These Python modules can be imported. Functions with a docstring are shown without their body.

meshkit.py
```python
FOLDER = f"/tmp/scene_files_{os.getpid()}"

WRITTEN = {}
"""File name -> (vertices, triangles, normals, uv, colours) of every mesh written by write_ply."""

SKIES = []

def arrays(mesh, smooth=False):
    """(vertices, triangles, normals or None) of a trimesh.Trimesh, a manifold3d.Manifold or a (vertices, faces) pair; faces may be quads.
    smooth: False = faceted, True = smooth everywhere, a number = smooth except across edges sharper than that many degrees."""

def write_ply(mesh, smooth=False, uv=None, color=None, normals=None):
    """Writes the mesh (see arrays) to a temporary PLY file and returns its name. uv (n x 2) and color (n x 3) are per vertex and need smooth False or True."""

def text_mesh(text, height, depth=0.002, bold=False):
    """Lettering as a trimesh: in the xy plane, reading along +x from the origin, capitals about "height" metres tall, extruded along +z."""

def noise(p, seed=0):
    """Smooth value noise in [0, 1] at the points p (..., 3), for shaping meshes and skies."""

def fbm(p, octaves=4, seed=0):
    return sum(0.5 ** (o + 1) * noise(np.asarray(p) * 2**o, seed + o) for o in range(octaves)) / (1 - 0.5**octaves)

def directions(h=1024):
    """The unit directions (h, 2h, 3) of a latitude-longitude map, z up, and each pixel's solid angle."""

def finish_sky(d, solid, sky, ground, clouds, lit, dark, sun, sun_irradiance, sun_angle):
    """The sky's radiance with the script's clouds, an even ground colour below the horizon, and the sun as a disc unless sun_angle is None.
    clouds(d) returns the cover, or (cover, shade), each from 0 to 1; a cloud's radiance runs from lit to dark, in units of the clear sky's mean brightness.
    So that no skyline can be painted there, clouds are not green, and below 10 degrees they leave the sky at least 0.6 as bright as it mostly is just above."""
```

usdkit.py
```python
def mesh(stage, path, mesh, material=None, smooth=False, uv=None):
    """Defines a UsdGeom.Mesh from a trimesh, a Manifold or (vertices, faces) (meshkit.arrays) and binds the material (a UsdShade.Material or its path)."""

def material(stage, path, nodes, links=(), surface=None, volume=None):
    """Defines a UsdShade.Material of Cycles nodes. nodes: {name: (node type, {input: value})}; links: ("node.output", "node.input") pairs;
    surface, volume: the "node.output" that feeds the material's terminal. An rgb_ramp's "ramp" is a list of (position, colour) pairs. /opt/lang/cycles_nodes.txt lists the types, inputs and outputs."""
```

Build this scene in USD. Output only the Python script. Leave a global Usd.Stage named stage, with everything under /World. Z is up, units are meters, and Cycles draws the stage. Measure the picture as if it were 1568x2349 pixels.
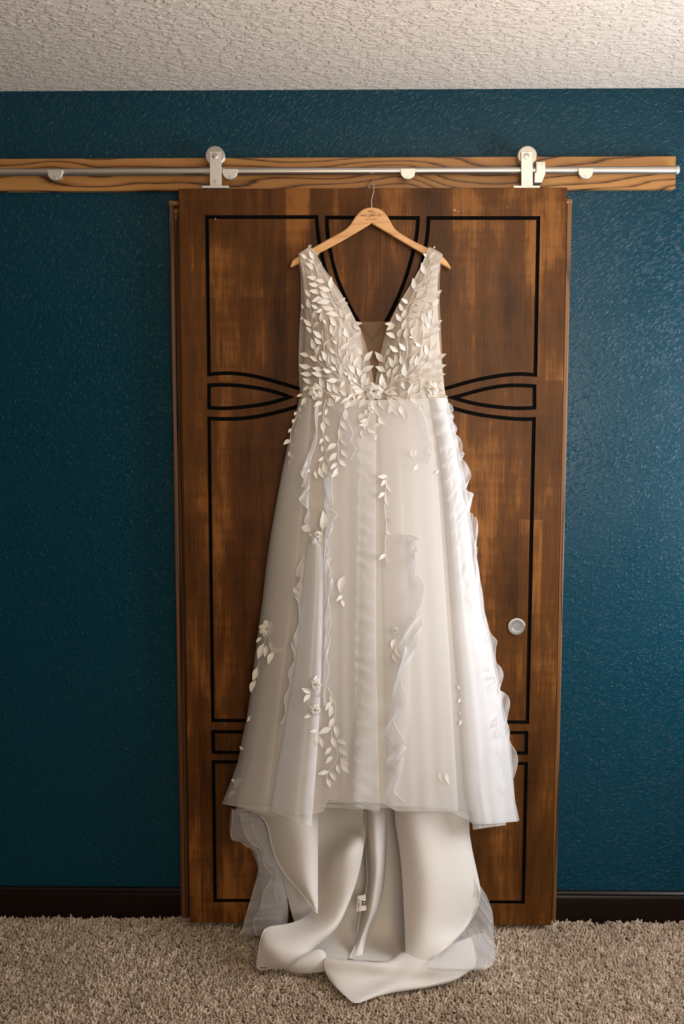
import math, random
import numpy as np, trimesh, shapely, manifold3d
from shapely.geometry import Polygon, LineString, box as sbox
from shapely.ops import unary_union
from scipy.interpolate import make_interp_spline
from pxr import Usd, UsdGeom, UsdLux, UsdShade, Gf, Sdf, Vt
import usdkit, meshkit

random.seed(7)
rng = np.random.default_rng(7)
stage = Usd.Stage.CreateInMemory()
UsdGeom.SetStageUpAxis(stage, "Z")
World = UsdGeom.Xform.Define(stage, "/World")
stage.SetDefaultPrim(World.GetPrim())

# ------------------------------------------------------------------ camera (photo frame 1568 x 2349)
F = 2287.0                                             # focal length in photo pixels
CAM = np.array([0.0, -2.8912, 1.5424])
YAW, PITCH, ROLL = 0.0152, 0.0997, 0.0001
def cam_axes(yaw, pitch, roll):
    cy, sy = math.cos(yaw), math.sin(yaw)
    f = np.array([-sy * math.cos(pitch), cy * math.cos(pitch), -math.sin(pitch)])
    r = np.array([cy, sy, 0.0]); u = np.cross(r, f)
    cr, sr = math.cos(roll), math.sin(roll)
    return np.array([cr * r + sr * u, -sr * r + cr * u, f])
RM = cam_axes(YAW, PITCH, ROLL)
cam = UsdGeom.Camera.Define(stage, "/World/camera")
cam.CreateHorizontalApertureAttr(24.0)
cam.CreateVerticalApertureAttr(24.0 * 2349 / 1568)
cam.CreateFocalLengthAttr(24.0 * F / 1568)
cam.CreateClippingRangeAttr((0.05, 100.0))
cam.CreateExposureAttr(0.10)
m4 = np.eye(4); m4[:3, 0] = RM[0]; m4[:3, 1] = RM[1]; m4[:3, 2] = -RM[2]; m4[:3, 3] = CAM
UsdGeom.Xformable(cam).AddTransformOp().Set(Gf.Matrix4d(*m4.T.ravel().tolist()))

# ------------------------------------------------------------------ light
def look_matrix(pos, target):
    z = np.array(pos, float) - np.array(target, float); z /= np.linalg.norm(z)
    x = np.cross([0, 0, 1.0], z); x /= np.linalg.norm(x); y = np.cross(z, x)
    m = np.eye(4); m[:3, 0], m[:3, 1], m[:3, 2], m[:3, 3] = x, y, z, pos
    return Gf.Matrix4d(*m.T.ravel().tolist())
def rect_light(name, pos, target, w, h, color, power):
    l = UsdLux.RectLight.Define(stage, "/World/" + name)
    l.CreateWidthAttr(w); l.CreateHeightAttr(h); l.CreateColorAttr(Gf.Vec3f(*color)); l.CreateIntensityAttr(power)
    UsdGeom.Xformable(l).AddTransformOp().Set(look_matrix(pos, target))
RX = 1.60                                              # unseen right wall; its window opening shapes the daylight
rect_light("window_daylight", (RX + 0.13, -0.95, 1.38), (0, -0.95, 1.38), 1.3, 1.0, (0.88, 0.93, 1.0), 14.5)  # out of view, placed to light wall and dress from the right
rect_light("window_behind", (0.9, -4.36, 1.5), (0.9, 0, 1.5), 1.6, 1.3, (1.0, 0.87, 0.72), 8.5)  # out of view, softly lights the dress from the front; no window modelled there
lamp = UsdLux.SphereLight.Define(stage, "/World/ceiling_lamp")  # out of view, placed to warm the ceiling and upper wall
lamp.CreateRadiusAttr(0.20); lamp.CreateColorAttr(Gf.Vec3f(1.0, 0.78, 0.55)); lamp.CreateIntensityAttr(9.0)
UsdGeom.Xformable(lamp).AddTranslateOp().Set(Gf.Vec3d(0.45, -1.35, 2.12))
dome = UsdLux.DomeLight.Define(stage, "/World/sky_outside")
dome.CreateColorAttr(Gf.Vec3f(0.8, 0.9, 1.0)); dome.CreateIntensityAttr(0.2)

# ------------------------------------------------------------------ pixel <-> space helpers
def ray(px, py):
    px, py = np.asarray(px, float), np.asarray(py, float)
    d = np.stack([(px - 784) / F, -(py - 1174.5) / F, np.ones_like(px + py)], -1)
    return d @ RM
def at(px, py, D):
    """Point of the place seen at pixel (px, py), D metres in front of the wall (plane y = -D)."""
    r = ray(px, py); k = (-np.asarray(D, float) - CAM[1]) / r[..., 1]
    return CAM + k[..., None] * r if np.ndim(k) else CAM + float(k) * r
def interp(poly, t):
    p = np.asarray(poly, float); return np.interp(t, p[:, 1], p[:, 0])

# ------------------------------------------------------------------ prim helpers
USED, ORIGIN = {}, {}
def numbered(parent, name):
    k = (parent, name); n = USED.get(k, 0); USED[k] = n + 1
    return f"{parent}/{name}" + (f"_{n:03d}" if n else "")
def tag(prim, label=None, cat=None, group=None, kind=None):
    for k, v in (("label", label), ("category", cat), ("group", group), ("kind", kind)):
        if v: prim.SetCustomDataByKey(k, v)
    return prim
def thing(name, loc, label, cat, group=None, kind=None):
    path = numbered("/World", name)
    x = UsdGeom.Xform.Define(stage, path); x.AddTranslateOp().Set(Gf.Vec3d(*map(float, loc)))
    ORIGIN[path] = np.array(loc, float)
    return tag(x.GetPrim(), label, cat, group, kind)
def obj(name, mesh, material, parent=None, smooth=35, label=None, cat=None, group=None, kind=None):
    pp = str(parent.GetPath()) if parent is not None else "/World"
    path = numbered(pp, name)
    v, f, n = meshkit.arrays(mesh, smooth)
    off = ORIGIN.get(pp, np.zeros(3))
    tm = trimesh.Trimesh(v - off, f, process=False)
    m = UsdGeom.Mesh.Define(stage, path)
    m.CreatePointsAttr(Vt.Vec3fArray.FromNumpy((v - off).astype(np.float32)))
    m.CreateFaceVertexCountsAttr(Vt.IntArray.FromNumpy(np.full(len(f), 3, np.int32)))
    m.CreateFaceVertexIndicesAttr(Vt.IntArray.FromNumpy(f.astype(np.int32).ravel()))
    m.CreateSubdivisionSchemeAttr("none"); m.CreateDoubleSidedAttr(True)
    if n is not None:
        m.CreateNormalsAttr(Vt.Vec3fArray.FromNumpy(n.astype(np.float32))); m.SetNormalsInterpolation("vertex")
    UsdShade.MaterialBindingAPI.Apply(m.GetPrim()).Bind(material)
    ORIGIN[path] = off
    return tag(m.GetPrim(), label, cat, group, kind)

# ------------------------------------------------------------------ mesh helpers
def cat(*ms):
    return trimesh.util.concatenate([x for x in ms if x is not None])
def box(x0, x1, y0, y1, z0, z1):
    b = trimesh.creation.box([abs(x1 - x0), abs(y1 - y0), abs(z1 - z0)])
    b.apply_translation([(x0 + x1) / 2, (y0 + y1) / 2, (z0 + z1) / 2]); return b
def grid_mesh(P):
    """P: (rows, cols, 3) points -> trimesh."""
    r, c = P.shape[:2]
    i, j = np.meshgrid(np.arange(r - 1), np.arange(c - 1), indexing="ij")
    a = i * c + j
    q = np.stack([a, a + 1, a + c + 1, a + c], -1).reshape(-1, 4)
    return trimesh.Trimesh(P.reshape(-1, 3), np.vstack([q[:, [0, 1, 2]], q[:, [0, 2, 3]]]), process=False)
def spline(pts, n, axis=0):
    pts = np.asarray(pts, float); m = pts.shape[axis]
    s = make_interp_spline(np.linspace(0, 1, m), pts, k=min(3, m - 1), axis=axis)
    return s(np.linspace(0, 1, n))
def patch(rows, nr=50, nc=30, wrinkle=0.0, freq=9.0, seed=0):
    """Cloth surface through control points (pixel x, pixel y, distance from wall)."""
    c = np.array(rows, float)
    W = at(c[..., 0], c[..., 1], c[..., 2])
    W = spline(W, nr, 0); W = spline(W, nc, 1)
    if wrinkle:
        W[..., 1] += wrinkle * (meshkit.fbm(W * freq, 3, seed) - 0.5) * 2
    return grid_mesh(W)
def tube(points, radius, sides=6, closed_ends=True):
    p = np.asarray(points, float); n = len(p)
    r = np.broadcast_to(np.asarray(radius, float), (n,))
    t = np.gradient(p, axis=0); t /= np.linalg.norm(t, axis=1, keepdims=True) + 1e-12
    a = np.zeros_like(p); ref = np.array([0.31, 0.83, 0.46])
    for k in range(n):
        ref = ref - t[k] * (ref @ t[k]); ref /= np.linalg.norm(ref) + 1e-12; a[k] = ref
    b = np.cross(t, a); ang = np.arange(sides) * 2 * np.pi / sides
    v = p[:, None] + r[:, None, None] * (np.cos(ang)[None, :, None] * a[:, None] + np.sin(ang)[None, :, None] * b[:, None])
    i, j = np.meshgrid(np.arange(n - 1), np.arange(sides), indexing="ij")
    q = np.stack([i * sides + j, i * sides + (j + 1) % sides, (i + 1) * sides + (j + 1) % sides, (i + 1) * sides + j], -1).reshape(-1, 4)
    f = [q[:, [0, 1, 2]], q[:, [0, 2, 3]]]; v = v.reshape(-1, 3)
    if closed_ends:
        v = np.vstack([v, p[0], p[-1]]); k = len(v) - 2; s = np.arange(sides)
        f.append(np.stack([np.full(sides, k), (s + 1) % sides, s], 1))
        f.append(np.stack([np.full(sides, k + 1), (n - 1) * sides + s, (n - 1) * sides + (s + 1) % sides], 1))
    return trimesh.Trimesh(v, np.vstack(f), process=False)
def lathe(profile, center, axis="y", n=40):
    """profile: (radius, offset toward the room) pairs revolved about the y axis through center."""
    pr = np.array(profile, float); ang = np.linspace(0, 2 * np.pi, n, endpoint=False)
    v = np.stack([np.outer(pr[:, 0], np.cos(ang)), np.broadcast_to(-pr[:, 1:2], (len(pr), n)), np.outer(pr[:, 0], np.sin(ang))], -1)
    if axis == "x":
        v = v[..., [1, 0, 2]] * [-1, 1, 1]
    v = v + np.asarray(center)
    v = np.concatenate([v, v[:, :1]], 1)
    return grid_mesh(v)
def bevel_prism(xz, y_front, y_back, bevel=0.002):
    """Outline (N, 2) in x, z made solid from y_front (nearer the room) to y_back with a chamfered front edge."""
    p = np.asarray(xz, float)
    if Polygon(p).exterior.is_ccw is False: p = p[::-1]
    n = len(p); e = np.roll(p, -1, 0) - p; e /= np.linalg.norm(e, axis=1, keepdims=True) + 1e-12
    nr = np.stack([-e[:, 1], e[:, 0]], 1); nv = nr + np.roll(nr, 1, 0)
    nv /= np.maximum((nv * nv).sum(1, keepdims=True), 0.6) / 2
    inner = p + nv * bevel
    s = -1 if y_front < y_back else 1
    rings = [np.c_[inner[:, 0], np.full(n, y_front), inner[:, 1]], np.c_[p[:, 0], np.full(n, y_front - s * bevel), p[:, 1]],
             np.c_[p[:, 0], np.full(n, y_back), p[:, 1]]]
    v = np.vstack(rings); f = []
    for r in range(2):
        a = r * n + np.arange(n); b = r * n + (np.arange(n) + 1) % n
        f += [np.stack([a, b, b + n], 1), np.stack([a, b + n, a + n], 1)]
    vv, ff = trimesh.creation.triangulate_polygon(Polygon(inner), engine="earcut")
    if len(vv) == n:
        d = np.linalg.norm(vv[:, None] - inner[None], axis=2).argmin(1); ff = d[ff]
        f += [ff, ff[:, ::-1] + 2 * n]
    else:
        v = np.vstack([v, np.c_[vv[:, 0], np.full(len(vv), y_front), vv[:, 1]], np.c_[vv[:, 0], np.full(len(vv), y_back), vv[:, 1]]])
        f += [ff + 3 * n, ff[:, ::-1] + 3 * n + len(vv)]
    m = trimesh.Trimesh(v, np.vstack(f), process=False); m.fix_normals(); return m
def pxz(pts, D):
    w = at(*np.array(pts, float).T, D); return w[:, [0, 2]]
def screw(c, r=0.0045, n=20):
    return lathe([(0.0, -0.001), (r * .38, -0.001), (r * .42, 0.0012), (r * .9, 0.0012), (r, 0.0006), (r, -0.002)], c, n=n)

# ------------------------------------------------------------------ materials
def mat(name, nodes, links=(), surface="p.BSDF"):
    return usdkit.material(stage, "/World/Looks/" + name, nodes, links, surface=surface)
def plain(name, color, rough=0.5, **k):
    return mat(name, {"p": ("principled_bsdf", {"base_color": color, "roughness": rough, **k})})

def paint_wall(name, base, rough, dist, spec=0.5):
    return mat(name, {
        "g": ("geometry", {}), "r": ("vector_rotate", {"rotate_type": "y_axis", "angle": 0.6}),
        "m": ("mapping", {"scale": (60, 80, 150)}), "n": ("noise_texture", {"scale": 1.0, "detail": 2.5, "roughness": 0.55, "distortion": 0.9}),
        "c": ("rgb_ramp", {"ramp": [(0.0, (0, 0, 0)), (0.50, (0.0, .0, .0)), (0.66, (1, 1, 1)), (1.0, (1, 1, 1))]}),
        "n2": ("noise_texture", {"scale": 5.0, "detail": 2.0}), "mm": ("math", {"math_type": "multiply"}),
        "b": ("bump", {"strength": 0.8, "distance": dist}),
        "p": ("principled_bsdf", {"base_color": base, "roughness": rough, "specular_ior_level": spec})},
        [("g.position", "r.vector"), ("r.vector", "m.vector"), ("m.vector", "n.vector"), ("g.position", "n2.vector"), ("n.fac", "c.fac"),
         ("c.color", "mm.value1"), ("n2.fac", "mm.value2"), ("mm.value", "b.height"), ("b.normal", "p.normal")])
M_wall = paint_wall("TealWallPaint", (0.0001, 0.030, 0.050), 0.26, 0.003, 0.25)
M_side = plain("UnseenRoomPaint", (0.16, 0.135, 0.11), 0.8)  # walls out of view, kept dark so little light bounces back
M_ceiling = mat("CeilingKnockdown", {
    "g": ("geometry", {}), "m": ("mapping", {"scale": (34, 62, 60), "rotation": (0, 0, 0.25)}),
    "n": ("noise_texture", {"scale": 1.0, "detail": 3.0, "roughness": 0.6, "distortion": 0.8}),
    "c": ("rgb_ramp", {"ramp": [(0.0, (0, 0, 0)), (0.45, (0.0, 0, 0)), (0.56, (0.8, .8, .8)), (0.75, (1, 1, 1))]}),
    "b": ("bump", {"strength": 0.8, "distance": 0.0035}),
    "p": ("principled_bsdf", {"base_color": (0.76, 0.665, 0.575), "roughness": 0.75})},
    [("g.position", "m.vector"), ("m.vector", "n.vector"), ("n.fac", "c.fac"), ("c.color", "b.height"), ("b.normal", "p.normal")])

def veneer(name, dark, mid, light, rough=0.38):
    """Stained veneer of upright staves, mottled, with fine upright grain."""
    return mat(name, {
        "g": ("geometry", {}), "m": ("mapping", {"rotation": (0, math.pi / 2, 0)}),
        "sx": ("separate_xyz", {}), "cx": ("combine_xyz", {}),
        "k": ("brick_texture", {"scale": 1.0, "brick_width": 0.62, "row_height": 0.0655, "mortar_size": 0.0, "offset": 0.37, "offset_frequency": 2,
                                "color1": (0, 0, 0), "color2": (1, 1, 1), "mortar": (0.5, .5, .5)}),
        "gm": ("mapping", {"scale": (260, 260, 9)}), "gn": ("noise_texture", {"scale": 1.0, "detail": 3.0, "roughness": 0.6}),
        "bm": ("mapping", {"scale": (11, 11, 2.6)}), "bn": ("noise_texture", {"scale": 1.0, "detail": 4.0, "roughness": 0.6, "distortion": 0.3}),
        "hm": ("mapping", {"scale": (5, 5, 55)}), "hn": ("noise_texture", {"scale": 1.0, "detail": 2.0}),
        "a1": ("math", {"math_type": "multiply", "value2": 0.17}), "a2": ("math", {"math_type": "multiply_add", "value2": 0.32}),
        "a3": ("math", {"math_type": "multiply_add", "value2": 0.95}), "a4": ("math", {"math_type": "multiply_add", "value2": 0.12}),
        "c": ("rgb_ramp", {"ramp": [(0.45, dark), (0.82, mid), (1.2 / 1.25, light)]}), "sc": ("math", {"math_type": "multiply", "value2": 1.0}),
        "b": ("bump", {"strength": 0.25, "distance": 0.001}),
        "p": ("principled_bsdf", {"roughness": rough, "specular_ior_level": 0.12})},
        [("g.position", "sx.vector"), ("sx.z", "cx.x"), ("sx.x", "cx.y"), ("cx.vector", "k.vector"),
         ("g.position", "gm.vector"), ("gm.vector", "gn.vector"), ("g.position", "bm.vector"), ("bm.vector", "bn.vector"), ("g.position", "hm.vector"), ("hm.vector", "hn.vector"),
         ("k.color", "a1.value1"), ("gn.fac", "a2.value1"), ("a1.value", "a2.value3"), ("bn.fac", "a3.value1"), ("a2.value", "a3.value3"),
         ("hn.fac", "a4.value1"), ("a3.value", "a4.value3"), ("a4.value", "sc.value1"), ("sc.value", "c.fac"), ("c.color", "p.base_color"), ("gn.fac", "b.height"), ("b.normal", "p.normal")])
M_door = veneer("DoorVeneer", (0.0125, 0.0043, 0.0010), (0.084, 0.0295, 0.0060), (0.195, 0.074, 0.0165))
M_groove = plain("GroovePaint", (0.0015, 0.0012, 0.001), 0.8, specular_ior_level=0.05)
def oak(name, light, mid, dark, zscale, warp, rough=0.42, vertical=False):
    sc = (1.8, 1.1, 8.0) if not vertical else (12.0, 12.0, 0.9)
    gs = (6, 200, 320) if not vertical else (320, 320, 6)
    return mat(name, {
        "g": ("geometry", {}), "m": ("mapping", {"scale": sc}), "n": ("noise_texture", {"scale": 1.0, "detail": 1.6, "roughness": 0.45, "distortion": 0.4}),
        "sx": ("separate_xyz", {}), "w": ("math", {"math_type": "multiply", "value2": warp}), "z": ("math", {"math_type": "multiply_add", "value2": zscale}),
        "fr": ("math", {"math_type": "fraction"}), "gm": ("mapping", {"scale": gs}), "gn": ("noise_texture", {"scale": 1.0, "detail": 2.0}),
        "jt": ("math", {"math_type": "multiply_add", "value2": 0.30, "value3": -0.15}), "ad": ("math", {"math_type": "add"}),
        "c": ("rgb_ramp", {"ramp": [(0.0, dark), (0.05, dark), (0.16, mid), (0.4, light), (0.85, light), (0.97, mid), (1.0, dark)]}),
        "p": ("principled_bsdf", {"roughness": rough, "specular_ior_level": 0.4})},
        [("g.position", "m.vector"), ("m.vector", "n.vector"), ("g.position", "sx.vector"), ("n.fac", "w.value1"),
         ("sx.x" if vertical else "sx.z", "z.value1"), ("w.value", "z.value3"), ("z.value", "fr.value1"), ("g.position", "gm.vector"), ("gm.vector", "gn.vector"),
         ("gn.fac", "jt.value1"), ("fr.value", "ad.value1"), ("jt.value", "ad.value2"), ("ad.value", "c.fac"), ("c.color", "p.base_color")])
M_oak = oak("OakBoard", (0.36, 0.17, 0.048), (0.25, 0.105, 0.026), (0.050, 0.021, 0.007), 38.0, 10.0)
M_trim = oak("OakTrim", (0.16, 0.064, 0.018), (0.09, 0.033, 0.009), (0.035, 0.014, 0.005), 60.0, 5.0, vertical=True)
M_base = plain("DarkBaseboard", (0.006, 0.0025, 0.0014), 0.32, specular_ior_level=0.25)
M_steel = mat("BrushedSteel", {"g": ("geometry", {}), "m": ("mapping", {"scale": (8, 400, 400)}), "n": ("noise_texture", {"scale": 1.0, "detail": 2.0}),
    "r": ("map_range", {"to_min": 0.26, "to_max": 0.42}), "p": ("principled_bsdf", {"base_color": (0.66, 0.62, 0.57), "metallic": 1.0})},
    [("g.position", "m.vector"), ("m.vector", "n.vector"), ("n.fac", "r.value"), ("r.result", "p.roughness")])
M_steel_flat = plain("SatinSteel", (0.66, 0.62, 0.57), 0.42, metallic=0.75)
M_chrome = plain("PolishedSteel", (0.75, 0.72, 0.68), 0.16, metallic=1.0)
M_spun = mat("SpunSteel", {"t": ("tangent", {"direction_type": "radial", "axis": "y"}),
    "p": ("principled_bsdf", {"base_color": (0.70, 0.67, 0.63), "metallic": 1.0, "roughness": 0.3, "anisotropic": 0.85})}, [("t.tangent", "p.tangent")])
M_hanger = oak("HangerWood", (0.56, 0.30, 0.12), (0.52, 0.27, 0.105), (0.46, 0.225, 0.08), 30.0, 3.0, rough=0.35)
M_burn = plain("EngravedBrown", (0.14, 0.06, 0.02), 0.7)
M_print = plain("PrintBlack", (0.02, 0.016, 0.012), 0.7)

def cloth(name, color, rough=0.55, sheen=0.2, trans=0.25, opacity=1.0, spec=0.3):
    nodes = {"p": ("principled_bsdf", {"base_color": color, "roughness": rough, "sheen_weight": sheen, "sheen_roughness": 0.4, "specular_ior_level": spec}),
             "t": ("translucent_bsdf", {"color": color}), "x": ("mix_closure", {"fac": trans})}
    links = [("p.BSDF", "x.closure1"), ("t.BSDF", "x.closure2")]
    surf = "x.closure"
    if opacity < 1:
        nodes |= {"v": ("transparent_bsdf", {"color": (1, 1, 1)}), "lw": ("layer_weight", {"blend": 0.35}),
                  "mr": ("map_range", {"to_min": opacity, "to_max": min(1.0, opacity * 2.0), "clamp": True}), "y": ("mix_closure", {})}
        links += [("lw.facing", "mr.value"), ("mr.result", "y.fac"), ("v.BSDF", "y.closure1"), ("x.closure", "y.closure2")]
        surf = "y.closure"
    return mat(name, nodes, links, surface=surf)
M_satin = cloth("IvorySatin", (0.63, 0.585, 0.54), 0.55, 0.0, 0.12, spec=0.22)
M_lining = cloth("SkirtLining", (0.60, 0.535, 0.46), 0.55, 0.1, 0.15)
M_bodice = cloth("BodiceNet", (0.58, 0.50, 0.42), 0.6, 0.1, 0.2, opacity=0.80)
M_leaf = cloth("LeafFabric", (0.68, 0.635, 0.575), 0.5, 0.2, 0.12)
M_tulle = cloth("IvoryTulle", (0.80, 0.78, 0.77), 0.6, 0.15, 0.4, opacity=0.30)
M_tulle_soft = cloth("SoftTulle", (0.80, 0.78, 0.77), 0.6, 0.15, 0.4, opacity=0.18)
M_tulle_mid = cloth("DenseTulle", (0.80, 0.78, 0.77), 0.6, 0.15, 0.4, opacity=0.48)
M_edge = cloth("TulleEdge", (0.78, 0.76, 0.75), 0.6, 0.2, 0.3, opacity=0.75)
M_nude = cloth("NudeMesh", (0.42, 0.27, 0.15), 0.6, 0.1, 0.3, opacity=0.34)
M_tag = plain("TagRibbon", (0.76, 0.70, 0.62), 0.6)

# ------------------------------------------------------------------ the room
LX, FY, CH = -2.3, -4.4, 2.44
obj("wall_back", box(LX, RX, 0, 0.12, -0.1, CH + 0.1), M_wall, smooth=False, label="glossy teal wall with rough troweled texture behind the door", cat="wall", kind="structure")
obj("ceiling", box(LX, RX, FY, 0.12, CH, CH + 0.1), M_ceiling, smooth=False, label="off-white knockdown textured ceiling above the teal wall", cat="ceiling", kind="structure")
obj("floor", box(LX, RX, FY, 0.0, -0.06, 0.0), plain("CarpetBacking", (0.20, 0.15, 0.105), 0.9), smooth=False, label="carpeted floor below the beige pile", cat="floor", kind="structure")
obj("wall_left", box(LX - 0.1, LX, FY, 0.12, -0.1, CH + 0.1), M_side, smooth=False, label="unseen side wall left of the camera", cat="wall", kind="structure")
obj("wall_front", box(LX - 0.1, RX + 0.1, FY - 0.1, FY, -0.1, CH + 0.1), M_side, smooth=False, label="unseen wall behind the camera", cat="wall", kind="structure")
wr = cat(box(RX, RX + 0.16, FY, -1.55, -0.1, CH + .1), box(RX, RX + 0.16, -0.25, 0.12, -0.1, CH + .1), box(RX, RX + 0.16, -1.55, -0.25, -0.1, 0.88), box(RX, RX + 0.16, -1.55, -0.25, 1.88, CH + .1))  # out of view; thick reveal keeps steep window light off the ceiling
obj("wall_right", wr, M_side, smooth=False, label="unseen side wall right of the camera with a window opening that shapes the light", cat="wall", kind="structure")

# baseboards
def baseboard(name, x0, x1, label):
    h = 0.108
    prof = [(0, 0.0), (0.017, 0.0), (0.017, h - 0.022), (0.012, h - 0.012), (0.014, h - 0.006), (0.009, h), (0, h)]
    P = np.array([[(x, -d, z) for d, z in prof] for x in np.linspace(x0, x1, 3)])
    obj(name, grid_mesh(P), M_base, smooth=30, label=label, cat="baseboard", kind="structure")
baseboard("baseboard_left", LX, -0.532, "dark wood baseboard left of the door")
baseboard("baseboard_right", 0.600, RX, "dark wood baseboard right of the door")

# door casing
CL, CR, CT = -0.5305, 0.5995, 2.1360
cas = thing("trim_1", ((CL + CR) / 2, 0, 0), "brown oak door casing around the opening behind the sliding door", "door frame", kind="structure")
prof = [(0, 0), (0, 0.018), (0.003, 0.020), (0.012, 0.019), (0.015, 0.011), (0.019, 0.011), (0.024, 0.015), (0.060, 0.010), (0.060, 0)]
obj("casing", grid_mesh(np.array([[(CL + w, -d, z) for w, d in prof] for z in (0.0, 1.0, CT)])), M_trim, cas, smooth=30)
obj("casing", grid_mesh(np.array([[(CR - w, -d, z) for w, d in prof] for z in (0.0, 1.0, CT)])), M_trim, cas, smooth=30)
obj("head_casing", grid_mesh(np.array([[(x, -d, CT - w) for w, d in prof] for x in (CL, 0.0, CR)])), M_oak, cas, smooth=30)

# ------------------------------------------------------------------ sliding door
DF, DT = 0.080, 0.035                                   # face of the door in front of the wall, thickness
DX0, DX1, DZ0, DZ1 = -0.4935, 0.5735, 0.0365, 2.1545
door = thing("door_1", ((DX0 + DX1) / 2, -DF + DT / 2, DZ0), "dark-stained wooden sliding door with black carved lines hanging from the steel rail", "door", kind="structure")
def curve(p, n=24):
    return spline(np.array(p, float), n)
def jp(*segs):
    out = []
    for s in segs: out += [tuple(q) for q in s]
    return out
g1 = jp(curve([(760, 900), (725, 903), (690, 893), (640, 878), (600, 867), (560, 859), (520, 856), (479, 859)]), [(474, 498), (726, 498)], curve([(726, 498), (730, 545), (739, 592), (752, 640), (772, 695), (795, 742), (815, 775)])[1:])
g1c = jp(curve([(956, 905), (986, 900), (1022, 891), (1060, 880), (1100, 870), (1150, 861), (1190, 858), (1227, 860)]), [(1234, 500), (982, 500)], curve([(982, 500), (978, 550), (969, 595), (955, 642), (935, 695), (912, 742), (892, 775)])[1:])
g2 = jp([(958, 500), (749, 499)], curve([(749, 499), (752, 545), (762, 600), (778, 652), (800, 700), (823, 740), (853, 781)])[1:], curve([(853, 781), (884, 738), (908, 692), (929, 640), (944, 590), (954, 545), (958, 500)])[1:])
g3 = jp([(479, 935), (479, 884)], curve([(479, 884), (520, 883), (560, 886), (600, 892), (636, 901), (664, 911)])[1:], curve([(664, 911), (620, 924), (580, 931), (530, 936), (479, 935)])[1:])
g3c = jp([(1225, 935), (1225, 886)], curve([(1225, 886), (1180, 884), (1140, 887), (1100, 895), (1064, 905), (1038, 912)])[1:], curve([(1038, 912), (1080, 924), (1120, 931), (1170, 936), (1225, 935)])[1:])
g4 = jp(curve([(760, 905), (720, 918), (680, 933), (630, 947), (580, 957), (530, 961), (479, 960)]), [(488, 1653), (720, 1653)])
g4c = jp(curve([(960, 908), (995, 921), (1035, 935), (1070, 945), (1110, 953), (1170, 960), (1224, 961)]), [(1209, 1657), (980, 1656)])
g5 = [(720, 1727), (489, 1726), (488, 1679), (720, 1679)]
g5c = [(980, 1726), (1206, 1728), (1207, 1681), (980, 1681)]
g6 = [(720, 1748), (489, 1748), (493, 2066), (720, 2066)]
g6c = [(980, 1750), (1206, 1752), (1199, 2070), (980, 2068)]
lines = []
for g in (g1, g1c, g2, g3, g3c, g4, g4c, g5, g5c, g6, g6c):
    q = pxz(g, DF); lines.append(LineString(q).buffer(0.0052, cap_style=2, join_style=2, mitre_limit=3))
gp = unary_union(lines)
def to_manifold(tm):
    tm = tm.copy(); tm.merge_vertices(); tm.fix_normals()
    if tm.volume < 0: tm.invert()
    return manifold3d.Manifold(manifold3d.Mesh(tm.vertices.astype(np.float32), tm.faces.astype(np.uint32)))
def prism_y(shape, y0, y1):
    """shapely shape in x, z made solid between y0 < y1."""
    parts = [trimesh.creation.extrude_polygon(g, y1 - y0, engine="earcut") for g in getattr(shape, "geoms", [shape])]
    out = []
    for t in parts:
        v = t.vertices; t = trimesh.Trimesh(np.c_[v[:, 0], y1 - v[:, 2], v[:, 1]], t.faces, process=False); out.append(t)
    return out
bv = 0.0025
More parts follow.
